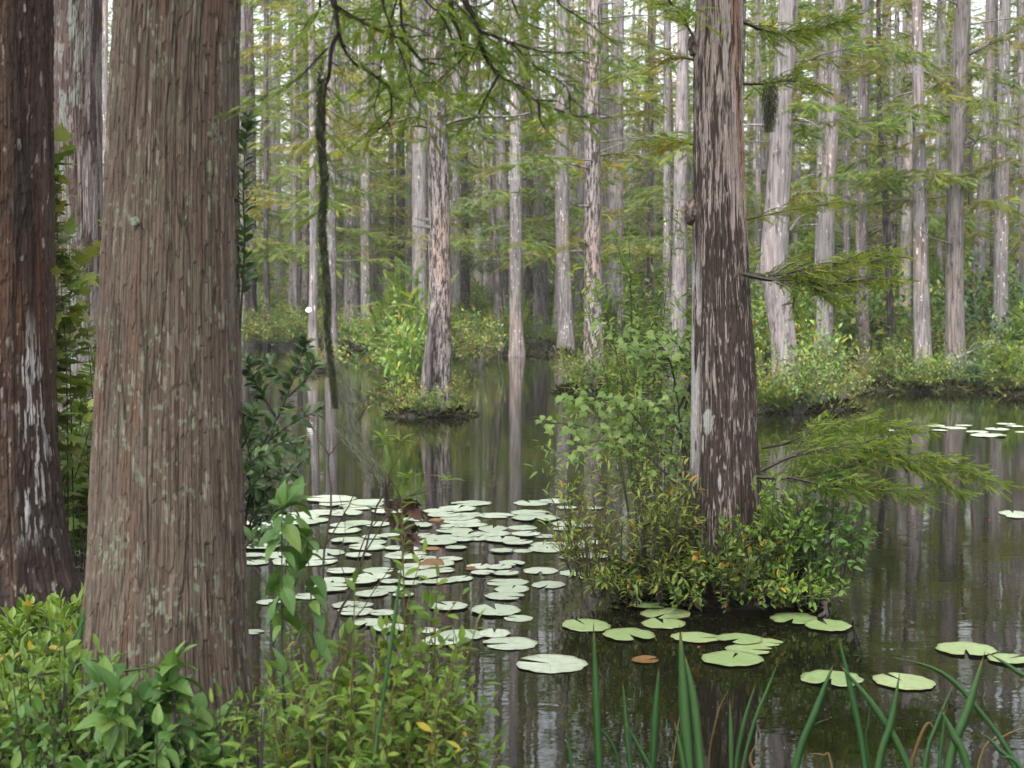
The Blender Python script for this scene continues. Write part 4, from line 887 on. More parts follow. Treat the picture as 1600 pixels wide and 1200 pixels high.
pads = """736.5,785,70 830,785,58 866,782,60 885,792,38 925,793,30 715,794,62 685,798,50 585,785,85 695,804,58 732,803,50 775,804,68 829,800,60 837,808,74 588,818,45 722,814,55 715,809,55 735,820,58 707,822,40
817,823,45 888,817,52 882,825,38 905,820,46 770,825,48 710,828,58 770,833,60 730,835,50 822,834,50 850,836,40 610,834,30 660,836,48 695,840,58 745,840,48 720,842,40 685,846,58 785,842,58 810,847,48 855,849,58 892,851,58 922,846,48
582,846,48 580,855,48 618,855,42 635,857,40 712,855,40 785,860,38 817,859,32 855,856,68 635,866,64 665,871,42 704,872,36 892,870,36 925,868,58 680,880,58 648,885,58 592,889,50 655,891,68 690,889,45 657,897,64 750,884,40 780,885,40
800,879,50 755,894,42 791,895,40 845,890,62 895,894,50 930,900,58 719,903,42 695,906,40 675,908,35 642,910,40 610,908,40 585,900,50 792,908,72 857,912,62 800,919,68 789,930,70 580,926,55 630,928,35 700,946,66 565,945,40
775,953,80 810,964,50 670,983,40 722,990,78 772,988,60 692,999,78 610,980,68 575,972,58 597,957,48
517,779,78 547,785,95 571,790,70 538,800,64 429,803,25 465,805,68 606,798,48 404,816,54 434,818,58 475,816,50 426,823,66 437,829,62 538,819,45 560,816,50 538,828,58 543,843,58 586,838,40 572,854,54 409,853,60 395,865,40
434,866,54 511,862,60 478,875,100 400,878,42 623,865,30 535,891,54 513,917,76 564,907,58 606,918,50 420,939,44 547,944,56 555,954,66 500,800,60 490,812,50 640,812,50 655,820,46 560,867,44 520,905,60 480,930,50"""
iso = [(797, 1003, 82, 'round pale pad with a heart notch, at the near end of the pale raft'), (861, 1035, 107, 'largest pale pad floating alone in dark water nearer than the raft'),
       (916, 976, 86, 'green pad with raised notch, alone between the pale raft and the leafy tussock'), (983, 991, 92, 'flat green pad just right of the notched one'),
       (1014, 945, 65, 'dull olive pad nearest the left foot of the leafy tussock'), (1040, 957, 78, 'shaded dark green pad under the tussock edge'), (1037, 973, 74, 'green pad in front of the shaded dark one'),
       (1087, 995, 76, 'green pad at the left of the cluster before the tussock'), (1155, 998, 74, 'green pad in the middle of the cluster before the tussock'), (1195, 1001, 62, 'yellow-edged pad at the right of the cluster before the tussock'),
       (1170, 1013, 78, 'pad in the cluster before the tussock overlapped by the largest one'), (1144, 1028, 104, 'largest pad of the cluster before the tussock, with a deep slit'),
       (1240, 966, 80, 'left of two green pads at the right foot of the tussock'), (1293, 977, 84, 'right of two green pads at the right foot of the tussock'),
       (1299, 1058, 108, 'left of a touching pair of green pads above the iris blades'), (1412, 1063, 106, 'right of a touching pair of green pads above the iris blades'),
       (1509, 1013, 100, 'pale green pad touched by the tip of a wide iris blade'), (1576, 1029, 66, 'pale pad beside the one touched by the iris tip, at the right edge'),
       (395, 985, 36, 'small pale pad half hidden by the foot of the broad brown trunk'),
       (1583, 801, 54, 'pale pad far out on the right, upper of a close pair'), (1590, 806, 40, 'pale pad far out on the right, lower of a close pair')]
farp = [(1462, 664, 42), (1420, 666, 30), (1490, 668, 54), (1527, 674, 58), (1558, 670, 58), (1572, 662, 48), (1468, 672, 38), (1544, 680, 78), (1586, 666, 40), (1597, 674, 30), (1397, 672, 50), (1505, 664, 40)]
def pad(px_, py_, wpx, lab, group=None, brown=False, i=0, green=False):
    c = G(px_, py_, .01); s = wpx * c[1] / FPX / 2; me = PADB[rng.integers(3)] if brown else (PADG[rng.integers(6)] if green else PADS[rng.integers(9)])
    o = link(bpy.data.objects.new('lily_pad', me)); o.location = (c[0], c[1], .003 + .0011 * (i % 9)); s *= U(.9, 1.08); o.scale = (s, s * U(.85, 1.03), s * U(.3, 1.1)); o.rotation_euler = (U(-.012, .012), U(-.012, .012), U(0, 6.28) if not brown else U(-.3, .3))
    tag(o, lab, 'lily pad', group); return o
lst = [tuple(map(float, x.split(','))) for x in pads.split()]
for i, (a, b, c) in enumerate(lst):
    if a < 500: lab, gr = 'whitish-green lily pad in the loose patch beside the broad brown trunk', 'lily pads beside the broad brown trunk'
    elif b < 850: lab, gr = 'whitish-green lily pad in the crowded far half of the raft', 'crowded far pads of the raft'
    elif a < 740: lab, gr = 'whitish-green lily pad in the near left part of the raft behind the green shrub', 'near left pads of the raft'
    else: lab, gr = 'whitish-green lily pad in the scattered near right part of the raft', 'scattered near right pads of the raft'
    pad(a, b, c * 1.0, lab, gr, i=i)
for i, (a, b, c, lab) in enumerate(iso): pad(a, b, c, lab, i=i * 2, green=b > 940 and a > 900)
for i, (a, b, c) in enumerate(farp): pad(a, b, c * .72, 'thin pale lily pad in the distant strip below the long dark islet', 'lily pads in the distant right strip', i=i)
for i, (a, b, c, lab) in enumerate([(681, 812, 30, 'curled orange-brown lily pad standing up among the far pads'), (675, 856, 36, 'curled orange-brown lily pad in the middle of the raft'), (1008, 1029, 58, 'orange-brown curled pad half sunk in dark water left of the pad cluster'),
                                    (736, 888, 22, 'brown-edged folded pad at the left of a trio in the raft'), (461, 851, 18, 'small orange folded pad by the broad brown trunk'), (675, 884, 50, 'flat pad with turned-up rusty rim in the raft')]):
    pad(a, b, c * .8, lab, brown=True, i=i)
# specks afloat
g = Geo(); k = 2200
cx_, cy_ = U(380, 1600, k), 700 + 480 * U(0, 1, k) ** 1.0; grp = rng.integers(0, 3, k)
cx_ = np.where(grp == 0, rng.normal(900, 120, k), cx_); cy_ = np.where(grp == 0, rng.normal(945, 25, k), cy_)
pos = np.array([G(a, b, .004) for a, b in zip(cx_, cy_)]); scatter(g, L_LO, pos, U(-1, 1, (k, 3)) * [1, 1, 0], np.tile([0, 0, 1.], (k, 1)), U(.004, .016, k), U(0, 1, k), 0.)
tag(g.obj('floating_debris', M['moss']), kind='stuff')
g = Geo(); k = 15; pos = np.array([G(a, b, .006) for a, b in list(zip(U(1180, 1590, 7), U(700, 1000, 7))) + [(1320, 630), (1325, 628), (1312, 631), (1330, 633), (1316, 634), (1545, 810), (1548, 812), (1095, 1010)]])
scatter(g, L_MID, pos, U(-1, 1, (k, 3)) * [1, 1, 0], np.tile([0, 0, 1.], (k, 1)), U(.015, .035, k), U(.9, 1, k), 0.)
g2 = leaf_mat('fallen_red_leaf', [(0, (.5, .12, .03)), (1, (.6, .10, .03))], None, .5, .2); tag(g.obj('fallen_leaves', g2), kind='stuff')

# ------------------------------------------------------------------ plants on the middle tussock
cW, rW = isl['W']
def at_px(a, b, Yd, z=0.05): q = P(a, b, Yd); return (q[0], Yd, z)
def sh(px_, Yd, H, R, lab, lm, tpl, ll, nst, z=.17, **k):
    return shrub((P(px_, 450, Yd)[0], Yd, z), lab, k.pop('cat', 'shrub'), lm, H=H, R=R, nst=nst, tpl=tpl, ll=ll, **k)
sh(975, 8.5, .85, .40, 'yellow-green willowy shrub at the left of the nearest tussock', 'fresh', L_LANCE, .06, 28, per=10, twigs=6, tone=.3, leafT=.05, spread0=.75)
sh(920, 8.5, .62, .34, 'small olive shrub reaching out over the raft from the nearest tussock', 'shrub', L_LANCE, .05, 22, per=7, twigs=5, tone=.2, stemmat='red_twig')
sh(1045, 8.45, .75, .22, 'shrub with orange leaves close against the left foot of the stained trunk', 'shrub', L_LANCE, .065, 26, per=10, twigs=5, tone=.3, leafT=.05, spread0=.75)
sh(1140, 8.3, .36, .36, 'low leafy herbs in front of the stained trunk', 'shrub', L_OVAL, .055, 36, per=9, twigs=5, tone=.05, leafT=.05, spread0=.8)
sh(1235, 8.45, .62, .32, 'green shrub at the right foot of the stained trunk', 'fresh', L_OVAL, .055, 36, per=11, twigs=6, leafT=.05, spread0=.75)
sh(1285, 8.4, .66, .32, 'broader-leaved green shrub at the right end of the nearest tussock', 'broad', L_BROAD, .07, 24, per=8, twigs=5, leafT=.05, spread0=.7)
sh(1215, 8.9, .70, .30, 'yellowing shrub behind the right foot of the stained trunk', 'shrub', L_LANCE, .05, 26, per=7, twigs=4, tone=.2)
sh(1010, 8.3, .24, .36, 'low drooping rust and green herbs along the left rim of the nearest tussock', 'shrub', L_LANCE, .06, 60, z=.1, per=13, twigs=4, tone=.2, leafT=.0, spread0=.85, droop=.6)
sh(1120, 8.12, .13, .40, 'low drooping green herbs along the front rim of the nearest tussock', 'shrub', L_OVAL, .05, 34, z=.14, per=12, twigs=3, leafT=.0, spread0=.85, droop=.6)
sh(1235, 8.3, .22, .38, 'low drooping green herbs along the right rim of the nearest tussock', 'fresh', L_OVAL, .055, 60, z=.1, per=13, twigs=4, leafT=.0, spread0=.85, droop=.6)
# hanging roots under the tussock rim
g = Geo(); k = 700; a = U(0, 6.28, k); f = U(.8, 1.08, k); pos = np.stack([cW[0] + np.cos(a) * rW * f, cW[1] + np.sin(a) * rW * .68 * f, U(.0, .16, k)], -1)
scatter(g, L_NARROW, pos, np.stack([np.cos(a) * .4 + U(-.8, .8, k), np.sin(a) * .4 + U(-.8, .8, k), U(-.7, .7, k)], -1), U(-1, 1, (k, 3)), U(.05, .18, k), U(0, .8, k)); tag(g.obj('dead_stems', M['fringe']), kind='stuff')
# narrow-leaved bush behind, maple sapling
sh(1030, 10.2, 2.3, .78, 'tall dark green narrow-leaved bush behind the left side of the stained trunk', 'fresh', L_LANCE, .08, 30, z=.0, per=17, twigs=8, spread0=.25, shape=.3)
t_ = tag(empty('maple_sapling', (P(1090, 450, 9.1)[0], 9.1, .05)), 'maple sapling with pale drooping star leaves reaching left over the water', 'sapling')
gw, gl = Geo(), Geo(); b0 = np.array(t_.location); S = []; D = []
for ln, sp in [([(1090, 900), (1075, 780), (1050, 720), (1020, 690), (975, 660)], 1), ([(1050, 720), (1000, 690), (950, 678), (905, 665), (850, 660)], 1), ([(1075, 780), (1030, 730), (980, 690), (930, 690), (880, 705)], 1),
               ([(1020, 690), (990, 650), (960, 628), (915, 625), (885, 630)], 1), ([(1090, 800), (1070, 700), (1040, 640), (1000, 620), (955, 640)], 1), ([(1075, 780), (1060, 640), (1045, 560), (1010, 525), (940, 515)], 1),
               ([(1060, 640), (1080, 590), (1060, 540), (1030, 520)], 1), ([(1045, 560), (1010, 560), (985, 545)], 1), ([(1070, 640), (1085, 580), (1080, 540)], 1), ([(1080, 700), (1085, 650), (1070, 610)], 1)]:
    q = smoothline(np.array([P(a, b, 9.1 + U(-.25, .1) * (i > 1)) for i, (a, b) in enumerate(ln)]) - b0, 4); tube(gw, q, np.linspace(.009, .002, len(q)), 5)
    m_ = 40; u = np.linspace(.3, 1, m_) * (len(q) - 1); ii = np.minimum(u.astype(int), len(q) - 2); c = q[ii] + (q[ii + 1] - q[ii]) * (u - ii)[:, None]
    c += U(-.06, .06, (m_, 3)); S.append(c); D.append(nrm(q[ii + 1] - q[ii]) * .5 + np.stack([U(-.9, .6, m_), U(-.8, .3, m_), U(-1.0, .15, m_)], -1))
S = np.concatenate(S); D = np.concatenate(D); k = len(S)
scatter(gl, L_MAPLE, S, D, np.stack([U(-.5, .5, k), U(-1, -.2, k), np.full(k, .8)], -1), U(.035, .068, k), U(0, 1, k), 0.); gw.obj('stems', M['twig'], t_); gl.obj('leaves', M['maple'], t_)

# ------------------------------------------------------------------ spanish moss
def moss(px_, py_, lpx, wpx, Yd, lab, mat='moss', n=120, label=None, curve=None):
    o_ = P(px_, py_, Yd); t_ = Geo(); L = lpx * Yd / FPX; wd = wpx * Yd / FPX
    for _ in range(n):
        a = U(0, 6.28); rr = wd / 2 * math.sqrt(U(0, 1)); z0 = -U(0, 1) * L * .95; l = min(L + z0, min(L * U(.1, .4), .22 * max(1, Yd / 6))) + .02; k = max(5, int(l / (.012 * max(1, Yd / 5)))); k = min(k, 30)
        s = np.linspace(0, 1, k); fx = rr * math.cos(a) * (1 - .55 * (-z0 / L)); fy = rr * math.sin(a) * (1 - .75 * (-z0 / L))
        cur = (lambda zz: np.zeros_like(zz)) if curve is None else (lambda zz: np.interp(-zz / L, *curve) * Yd / FPX)
        zz = z0 - s * l; amp = wd * .045; jt = .0035 * max(1, Yd / 6); p1, p2 = U(0, 6.28), U(5, 16); x = fx + amp * np.cumsum(U(-.5, .5, k)) + jt * 1.6 * np.cos(p1 + p2 * s * 3) + U(-jt, jt, k) * .5 + cur(zz); y = fy + amp * np.cumsum(U(-.5, .5, k)) + jt * 1.6 * np.sin(p1 * 2 + p2 * s * 2.3)
        w_ = (.0007 + .0004 * Yd / 3) * (1 - s * .6); v = np.stack([x, y, zz], -1); q = nrm(U(-1, 1, 3)[None])[0] * w_[:, None]
        V = np.concatenate([v - q, v + q]); i = np.arange(k - 1); T = np.concatenate([np.stack([i, i + 1, i + k], -1), np.stack([i + 1, i + k + 1, i + k], -1)]); t_.add(V, T, U(0, 1))
    o = t_.obj('spanish_moss', M[mat], loc=tuple(o_)); return tag(o, lab, 'moss')
moss(503, 90, 530, 10, 3.35, 'long thin rope of mossy needles hanging right of the broad brown trunk', 'dark_moss', 560, curve=([0, .2, .35, .5, .7, .8, 1], [0, -4, 2, -2, 7, 5, 16]))
moss(520, 545, 130, 40, 3.4, 'pale grey frayed moss at the end of the hanging rope', 'moss', 120, curve=([0, .4, 1], [0, 12, 30]))
moss(560, 665, 90, 55, 4.4, 'curly silver moss tangled in the bare shrub', 'moss', 110, curve=([0, .5, 1], [-20, 10, 30]))
moss(1203, 125, 75, 30, 8.95, 'dark clump of moss hanging beside the stained trunk', 'dark_moss', 420)
moss(1290, 170, 70, 16, 26., 'grey moss streamer hanging between the thick and the curved pale trunks', n=90)
moss(1400, 55, 90, 30, 27., 'long grey moss curtain hanging high in the gap left of the straight grey trunk', n=160)
moss(1465, 25, 90, 40, 27., 'frayed moss curtain hanging high between the pair on the long dark islet', n=160)
moss(1540, 110, 90, 20, 27., 'moss streamer hanging right of the stout brownish trunk', n=90)
moss(980, 195, 40, 14, 24., 'small grey moss beard under the yellow foliage shelf', n=90)
moss(745, 330, 80, 14, 38., 'faint moss streamer near the thin leaning trunk', n=60)
moss(1418, 350, 50, 20, 30., 'pale moss tuft low on the left of the straight grey trunk', n=90)
# white tag on the narrow grey trunk
g = Geo(); c = P(482, 484, 32.6); s = 4.5 * 32.6 / FPX
V = np.array([(-1, 0, -.6), (.1, 0, -.9), (1, 0, -.5), (1, 0, .5), (.4, 0, .9), (-.4, 0, .8), (-1, 0, .1)]) * s; k = len(V); V2 = np.vstack([V, V + [0, .03, 0]])
T = [(0, i, i + 1) for i in range(1, k - 1)] + [(k, k + i + 1, k + i) for i in range(1, k - 1)] + [x for i in range(k) for x in ((i, k + i, (i + 1) % k), ((i + 1) % k, k + i, k + (i + 1) % k))]
g.add(V2, T); tag(g.obj('marker_plate', M['white'], loc=tuple(c)), 'small white plate fixed to the narrow swollen-footed trunk', 'marker')

# ------------------------------------------------------------------ left gap plants
t_ = sh(108, 7.4, 1.35, .30, 'light green maple seedling in the gap between the dark and the broad brown trunks', 'maple', L_MAPLE, .10, 22, z=.3, cat='sapling', per=13, twigs=4, spread0=.6)
t_ = sh(105, 6.9, 2.15, .13, 'tall maple shoot rising in the gap beside the dark left trunk', 'maple', L_MAPLE, .10, 9, z=.3, cat='sapling', per=14, twigs=4, leafT=.3, spread0=.6, hmin=.5, shape=0., tone=.25)
sh(120, 7.9, 1.6, .5, 'dense leafy undergrowth filling the gap behind the broad brown trunk', 'fresh', L_MID, .05, 60, z=.2, cat='bush', per=8, twigs=6)
sh(125, 9.2, 1.3, .7, 'dark bush farther back in the gap behind the broad brown trunk', 'shrub', L_MID, .05, 60, z=.05, cat='bush', per=8, twigs=6)

# ------------------------------------------------------------------ glossy evergreen shrub right of the big trunk
t_ = tag(empty('evergreen_shrub', (P(385, 450, 5.0)[0], 5.0, .2)), 'dark glossy evergreen shrub spreading from behind the right side of the broad brown trunk', 'shrub'); b0 = np.array(t_.location)
gw, gl = Geo(), Geo(); S = []; D = []
for ln in [[(375, 1000), (385, 800), (400, 720), (440, 640), (470, 560), (478, 535)], [(400, 720), (420, 690), (460, 660), (500, 640)], [(385, 800), (395, 740), (385, 690), (378, 640)], [(430, 650), (400, 600), (385, 560)], [(455, 600), (430, 580), (410, 560)],
           [(450, 620), (480, 590), (492, 560)], [(380, 820), (400, 770), (430, 745), (465, 735)], [(380, 850), (400, 800), (430, 780), (450, 775)], [(378, 760), (395, 720), (420, 710)], [(378, 780), (410, 740), (440, 720)], [(385, 830), (410, 815), (445, 800)],
           [(378, 700), (392, 670), (400, 640)], [(372, 560), (378, 460), (382, 380), (380, 300), (384, 220), (388, 180)], [(420, 700), (450, 690), (475, 700)], [(380, 740), (410, 765), (440, 760)], [(378, 800), (395, 790), (415, 770)], [(378, 860), (400, 840), (430, 835)]]:
    dy = U(-.35, .45); q = smoothline(np.array([P(a, b, 5.0 + dy) for a, b in ln]) - b0, 4); tube(gw, q, np.linspace(.0045, .0015, len(q)), 5)
    L = np.linalg.norm(np.diff(q, axis=0), axis=1).sum(); m_ = int(16 + L / .009); u = np.linspace(.2, 1, m_) * (len(q) - 1); ii = np.minimum(u.astype(int), len(q) - 2); c = q[ii] + (q[ii + 1] - q[ii]) * (u - ii)[:, None]
    e = nrm(q[ii + 1] - q[ii]); side = nrm(np.cross(e, U(-1, 1, (m_, 3)))); S.append(c); D.append(e * U(.4, 1., (m_, 1)) + side)
S = np.concatenate(S); D = np.concatenate(D); k = len(S)
scatter(gl, L_OVAL, S, D, np.stack([U(-.6, .6, k), U(-1, .2, k), np.ones(k)], -1), U(.035, .06, k), U(0, 1, k)); gw.obj('stems', M['twig'], t_); gl.obj('leaves', M['bay'], t_)
sh(455, 4.75, .78, .16, 'bright green sprig among the evergreen leaves over the left pads', 'fresh', L_OVAL, .035, 9, z=.1, per=7, twigs=4)

# ------------------------------------------------------------------ bare shrub with rosettes and dead leaves
t_ = tag(empty('bare_shrub', (P(520, 450, 4.5)[0], 4.5, .2)), 'nearly bare dark-stemmed shrub with a few leaf rosettes in front of the pale raft', 'shrub'); b0 = np.array(t_.location); gw, gl = Geo(), Geo()
for ln, r in [([(470, 1180), (490, 1040), (500, 950), (508, 860), (518, 780), (514, 712), (545, 680), (570, 640)], .006), ([(514, 712), (485, 665), (455, 640)], .003), ([(470, 1180), (520, 985), (548, 925), (566, 870), (590, 790), (600, 770), (606, 740)], .006), ([(548, 925), (570, 840), (620, 780), (640, 740)], .003),
              ([(566, 870), (610, 800), (640, 775), (690, 750)], .003), ([(510, 850), (540, 800), (560, 760), (590, 720), (600, 695)], .003), ([(500, 950), (480, 900), (440, 860), (420, 800)], .003), ([(508, 860), (480, 830), (450, 800), (440, 770)], .002),
              ([(548, 925), (530, 870), (540, 820), (528, 760)], .002), ([(545, 680), (568, 640), (565, 615)], .003), ([(570, 640), (590, 622), (596, 605)], .0025), ([(600, 770), (612, 735), (628, 700), (625, 685)], .0025), ([(640, 775), (680, 765), (705, 750)], .0025),
              ([(490, 1040), (440, 960), (410, 900), (390, 880)], .003), ([(520, 985), (560, 960), (600, 900), (620, 880)], .003), ([(420, 930), (460, 850), (470, 820)], .002)]:
    q = smoothline(np.array([P(a, b, 4.5 + U(-.04, .04)) for a, b in ln]) - b0, 4); q[1:-1] += U(-.003, .003, (len(q) - 2, 3)); tube(gw, q, np.linspace(r * .8, r * .35, len(q)), 5)
for a, b in [(565, 608), (597, 600), (603, 690), (597, 678), (626, 684), (700, 745), (640, 742), (455, 640)]:
    c = P(a, b + 6, 4.5) - b0; k = 7; an = np.arange(k) * .9 + U(0, 6); d = np.stack([np.cos(an), np.sin(an) * .8, U(.2, 1.1, k)], -1); scatter(gl, L_LANCE, np.tile(c, (k, 1)), d, np.stack([-np.cos(an) * .3, -np.sin(an) * .3, np.ones(k)], -1), U(.035, .055, k), U(.4, .9, k))
gw.obj('stems', M['twig'], t_); gl.obj('leaves', M['fresh'], t_)
g = Geo(); k = 20; cc = np.array([P(a, b, 4.42) for a, b in [(628, 812), (640, 790), (650, 775), (655, 795), (630, 830), (618, 800), (612, 775), (645, 810), (625, 845), (640, 830)] * 2]); o0 = P(632, 800, 4.42)
scatter(g, L_MAPLE, cc - o0, np.stack([U(-.6, .6, k), U(-.5, .5, k), U(-1.3, -.3, k)], -1), U(-1, 1, (k, 3)) * [1, 1, .3], U(.035, .06, k), U(0, 1, k))
tube(g, np.array([P(605, 740, 4.42), P(625, 775, 4.42), P(632, 830, 4.42)]) - o0, [.002, .0015, .001], 4); tag(g.obj('dead_leaf_cluster', M['dead'], loc=tuple(o0)), 'cluster of withered dark brown leaves hanging in front of the pale raft', 'dead leaves')
t_ = sh(604, 4.4, .05, .02, 'small round dark seed burr on a stem above the raft', 'dead', L_NARROW, .014, 10, z=CAMZ - (768 - 450) * 4.4 / FPX, cat='seed burr', per=9, twigs=0, spread0=.2, up=0); t_.name = 'seed_burr'

# ------------------------------------------------------------------ foreground weeds
def fg(px_, Yd, top, R, lab, lm, tpl, ll, nst, **k):
    z = float(ground_z(np.array(P(px_, 450, Yd)[0]), np.array(Yd))); H = (CAMZ - (top - 450) * Yd / FPX - z) * 1.12
    return sh(px_, Yd, H, R, lab, lm, tpl, ll, nst, z=z, cat='weed', **k)
fg(440, 4.0, 885, .10, 'tall weed with large drooping toothed leaves just right of the broad brown trunk', 'broad', L_BROAD, .085, 3, per=13, twigs=0, droop=1.1, leafT=.6, hmin=.85, shape=0., name='weed', spread0=.8, whorl=True)
fg(455, 4.0, 1010, .22, 'lower half-hidden weed with large leaves below the tall drooping one', 'broad', L_BROAD, .09, 9, per=12, twigs=1, droop=.6, name='weed')
fg(640, 4.05, 880, .20, 'upright bright green willowy shrub in front of the near pads', 'fresh', L_OVAL, .05, 26, per=15, twigs=5, hmin=.5, stemmat='red_twig', name='weed', spread0=.5)
fg(560, 4.0, 950, .30, 'dense light green herb thicket at the bottom of the picture left of centre', 'fresh', L_OVAL, .052, 60, per=14, twigs=5, stemmat='red_twig', name='weed', spread0=.6)
fg(665, 3.85, 985, .14, 'red-stemmed sprigs leaning right over the dark water', 'fresh', L_LANCE, .046, 24, per=13, twigs=4, stemmat='red_twig', name='weed', lean=(.1, 0), spread0=.5)
fg(520, 3.7, 1060, .30, 'low tangle of mixed green leaves at the bottom edge below the willowy shrub', 'fresh', L_LANCE, .055, 44, per=12, twigs=4, stemmat='red_twig', name='weed', spread0=.7)
fg(620, 3.7, 1080, .2, 'low yellow-green herbs at the bottom edge beside dark water', 'fresh', L_OVAL, .045, 34, per=13, twigs=4, stemmat='red_twig', name='weed', spread0=.7, tone=.1)
fg(60, 4.4, 905, .12, 'slender weed with whorled narrow leaves in front of the dark left trunk', 'fresh', L_LANCE, .055, 4, per=6, twigs=1, name='weed', leafT=.5, spread0=.6)
fg(30, 4.2, 960, .32, 'yellow-green leafy weeds at the left edge in front of the dark trunk', 'fresh', L_OVAL, .055, 34, per=7, twigs=5, tone=.05, name='weed', spread0=.6)
fg(120, 4.1, 1020, .25, 'rounded-leaf herbs left of the broad brown trunk foot', 'fresh', L_OVAL, .05, 30, per=7, twigs=5, name='weed', spread0=.6)
fg(60, 3.7, 1080, .35, 'thick green herbs in the bottom left corner', 'broad', L_OVAL, .05, 44, per=7, twigs=5, name='weed', spread0=.7)
fg(205, 3.8, 1040, .13, 'broad-leaved drooping herb in front of the broad brown trunk, left one', 'broad', L_BROAD, .085, 8, per=12, twigs=1, droop=.7, name='weed', leafT=.3, whorl=True)
fg(290, 3.8, 1040, .11, 'broad-leaved drooping herb in front of the broad brown trunk, right one', 'broad', L_BROAD, .085, 10, per=14, twigs=2, droop=.6, name='weed', leafT=.3, whorl=True)
fg(235, 3.65, 1105, .25, 'low broad-leaved herbs along the bottom edge before the broad brown trunk', 'broad', L_BROAD, .062, 16, per=11, twigs=2, droop=.5, name='weed', spread0=.7)
fg(350, 4.15, 1000, .10, 'thin weed climbing before the right edge of the broad brown trunk', 'broad', L_LANCE, .05, 5, per=5, twigs=2, name='weed', leafT=.3)
fg(380, 3.75, 1090, .16, 'small mixed herbs at the bottom edge under the broad trunk right side', 'fresh', L_LANCE, .045, 18, per=6, twigs=3, name='weed', spread0=.7)
fg(335, 3.3, 1150, .05, 'pale yellow leaf bud tip at the bottom edge', 'fresh', L_OVAL, .05, 3, per=8, twigs=0, name='weed', tone=.7, leafT=.8, whorl=True)
fg(770, 3.6, 1150, .08, 'small green sprig at the bottom edge right of the thicket', 'fresh', L_OVAL, .04, 6, per=8, twigs=2, name='weed')
fg(75, 5.4, 985, .4, 'leafy herbs at the foot of the dark left trunk', 'fresh', L_OVAL, .06, 50, per=8, twigs=5, name='weed', spread0=.7)
fg(20, 4.9, 965, .4, 'mixed herbs between the weeds and the dark left trunk', 'shrub', L_OVAL, .06, 46, per=8, twigs=5, name='weed', spread0=.7)
fg(110, 4.7, 1020, .25, 'herbs crowding the left side of the broad brown trunk base', 'fresh', L_LANCE, .06, 34, per=8, twigs=5, name='weed', spread0=.7)
fg(60, 5.9, 950, .35, 'weeds rising against the flared foot of the dark left trunk', 'fresh', L_OVAL, .06, 40, per=10, twigs=5, name='weed', spread0=.7, hmin=.5)
# blades
def blade(parent, b0, pts, wpx, Yd, name='blade'):
    q = smoothline(np.array([P(a, b, Yd) for a, b in pts]) - b0, 5); k = len(q); s = np.linspace(0, 1, k)
    w_ = .82 * wpx * Yd / FPX / 2 * np.clip((1 - s) * 3.2, 0, 1) ** .8 * (.85 + .15 * np.sin(s * 3)); e = nrm(np.gradient(q, axis=0)); side = nrm(np.cross(e, [0, 1., .15])); nn = np.cross(side, e)
    V = np.concatenate([q - side * w_[:, None], q + nn * w_[:, None] * .28, q + side * w_[:, None], q - nn * w_[:, None] * .15]); i = np.arange(k - 1); T = []
    for a, b in ((0, 1), (1, 2), (2, 3), (3, 0)): T += [np.stack([a * k + i, a * k + i + 1, b * k + i], -1), np.stack([a * k + i + 1, b * k + i + 1, b * k + i], -1)]
    g = Geo(); g.add(V, np.concatenate(T), np.tile(np.where(s > .93, .99, U(0, .75) + .1 * np.sin(s * 9)), 4)); return g.obj(name, M['iris'], parent, True)
def clump(lab, bl, Yd, name='iris_clump', cat='iris'):
    x = P(sum(b[0][0][0] for b in bl) / len(bl), 450, Yd)[0]; t_ = tag(empty(name, (x, Yd, 0.05)), lab, cat); b0 = np.array(t_.location)
    for pts, wp in bl: blade(t_, b0, pts, wp, Yd + U(-.06, .06))
    return t_
clump('iris clump of three upright blades at the bottom edge left of the reflected trunk', [([(945, 1420), (938, 1250), (932, 1100), (927, 968)], 15), ([(990, 1420), (988, 1250), (980, 1150), (972, 1055)], 10), ([(1060, 1420), (1030, 1240), (1005, 1180), (973, 1122)], 9), ([(1000, 1420), (1018, 1220), (1024, 1120), (1030, 1035)], 14), ([(1000, 1420), (970, 1220), (955, 1160), (915, 1120)], 6), ([(900, 1420), (893, 1210), (886, 1150)], 7)], 4.2)
clump('iris clump with the widest overlapping blades in front of the reflected trunk', [([(1100, 1420), (1080, 1240), (1070, 1100), (1062, 975)], 24), ([(1110, 1420), (1098, 1240), (1085, 1100), (1068, 1015)], 16), ([(1085, 1420), (1075, 1250), (1065, 1180), (1052, 1120)], 10)], 4.15)
clump('iris clump of two thin blades right of the widest one', [([(1140, 1420), (1142, 1240), (1142, 1150), (1140, 1090)], 9), ([(1150, 1420), (1155, 1240), (1175, 1140), (1200, 1075), (1215, 1035)], 7), ([(1170, 1420), (1150, 1230), (1160, 1140), (1183, 1060)], 9)], 4.15)
clump('iris clump with crossing blades whose tips meet over the touching pads', [([(1210, 1420), (1243, 1200), (1275, 1110), (1305, 1030)], 16), ([(1500, 1420), (1420, 1200), (1370, 1110), (1305, 1030)], 14), ([(1370, 1420), (1352, 1200), (1330, 1080), (1308, 988)], 12), ([(1340, 1420), (1372, 1200), (1392, 1130), (1406, 1050)], 15), ([(1220, 1420), (1250, 1180), (1262, 1140), (1300, 1120)], 5), ([(1400, 1420), (1356, 1180), (1357, 1130), (1360, 1090)], 5)], 4.1)
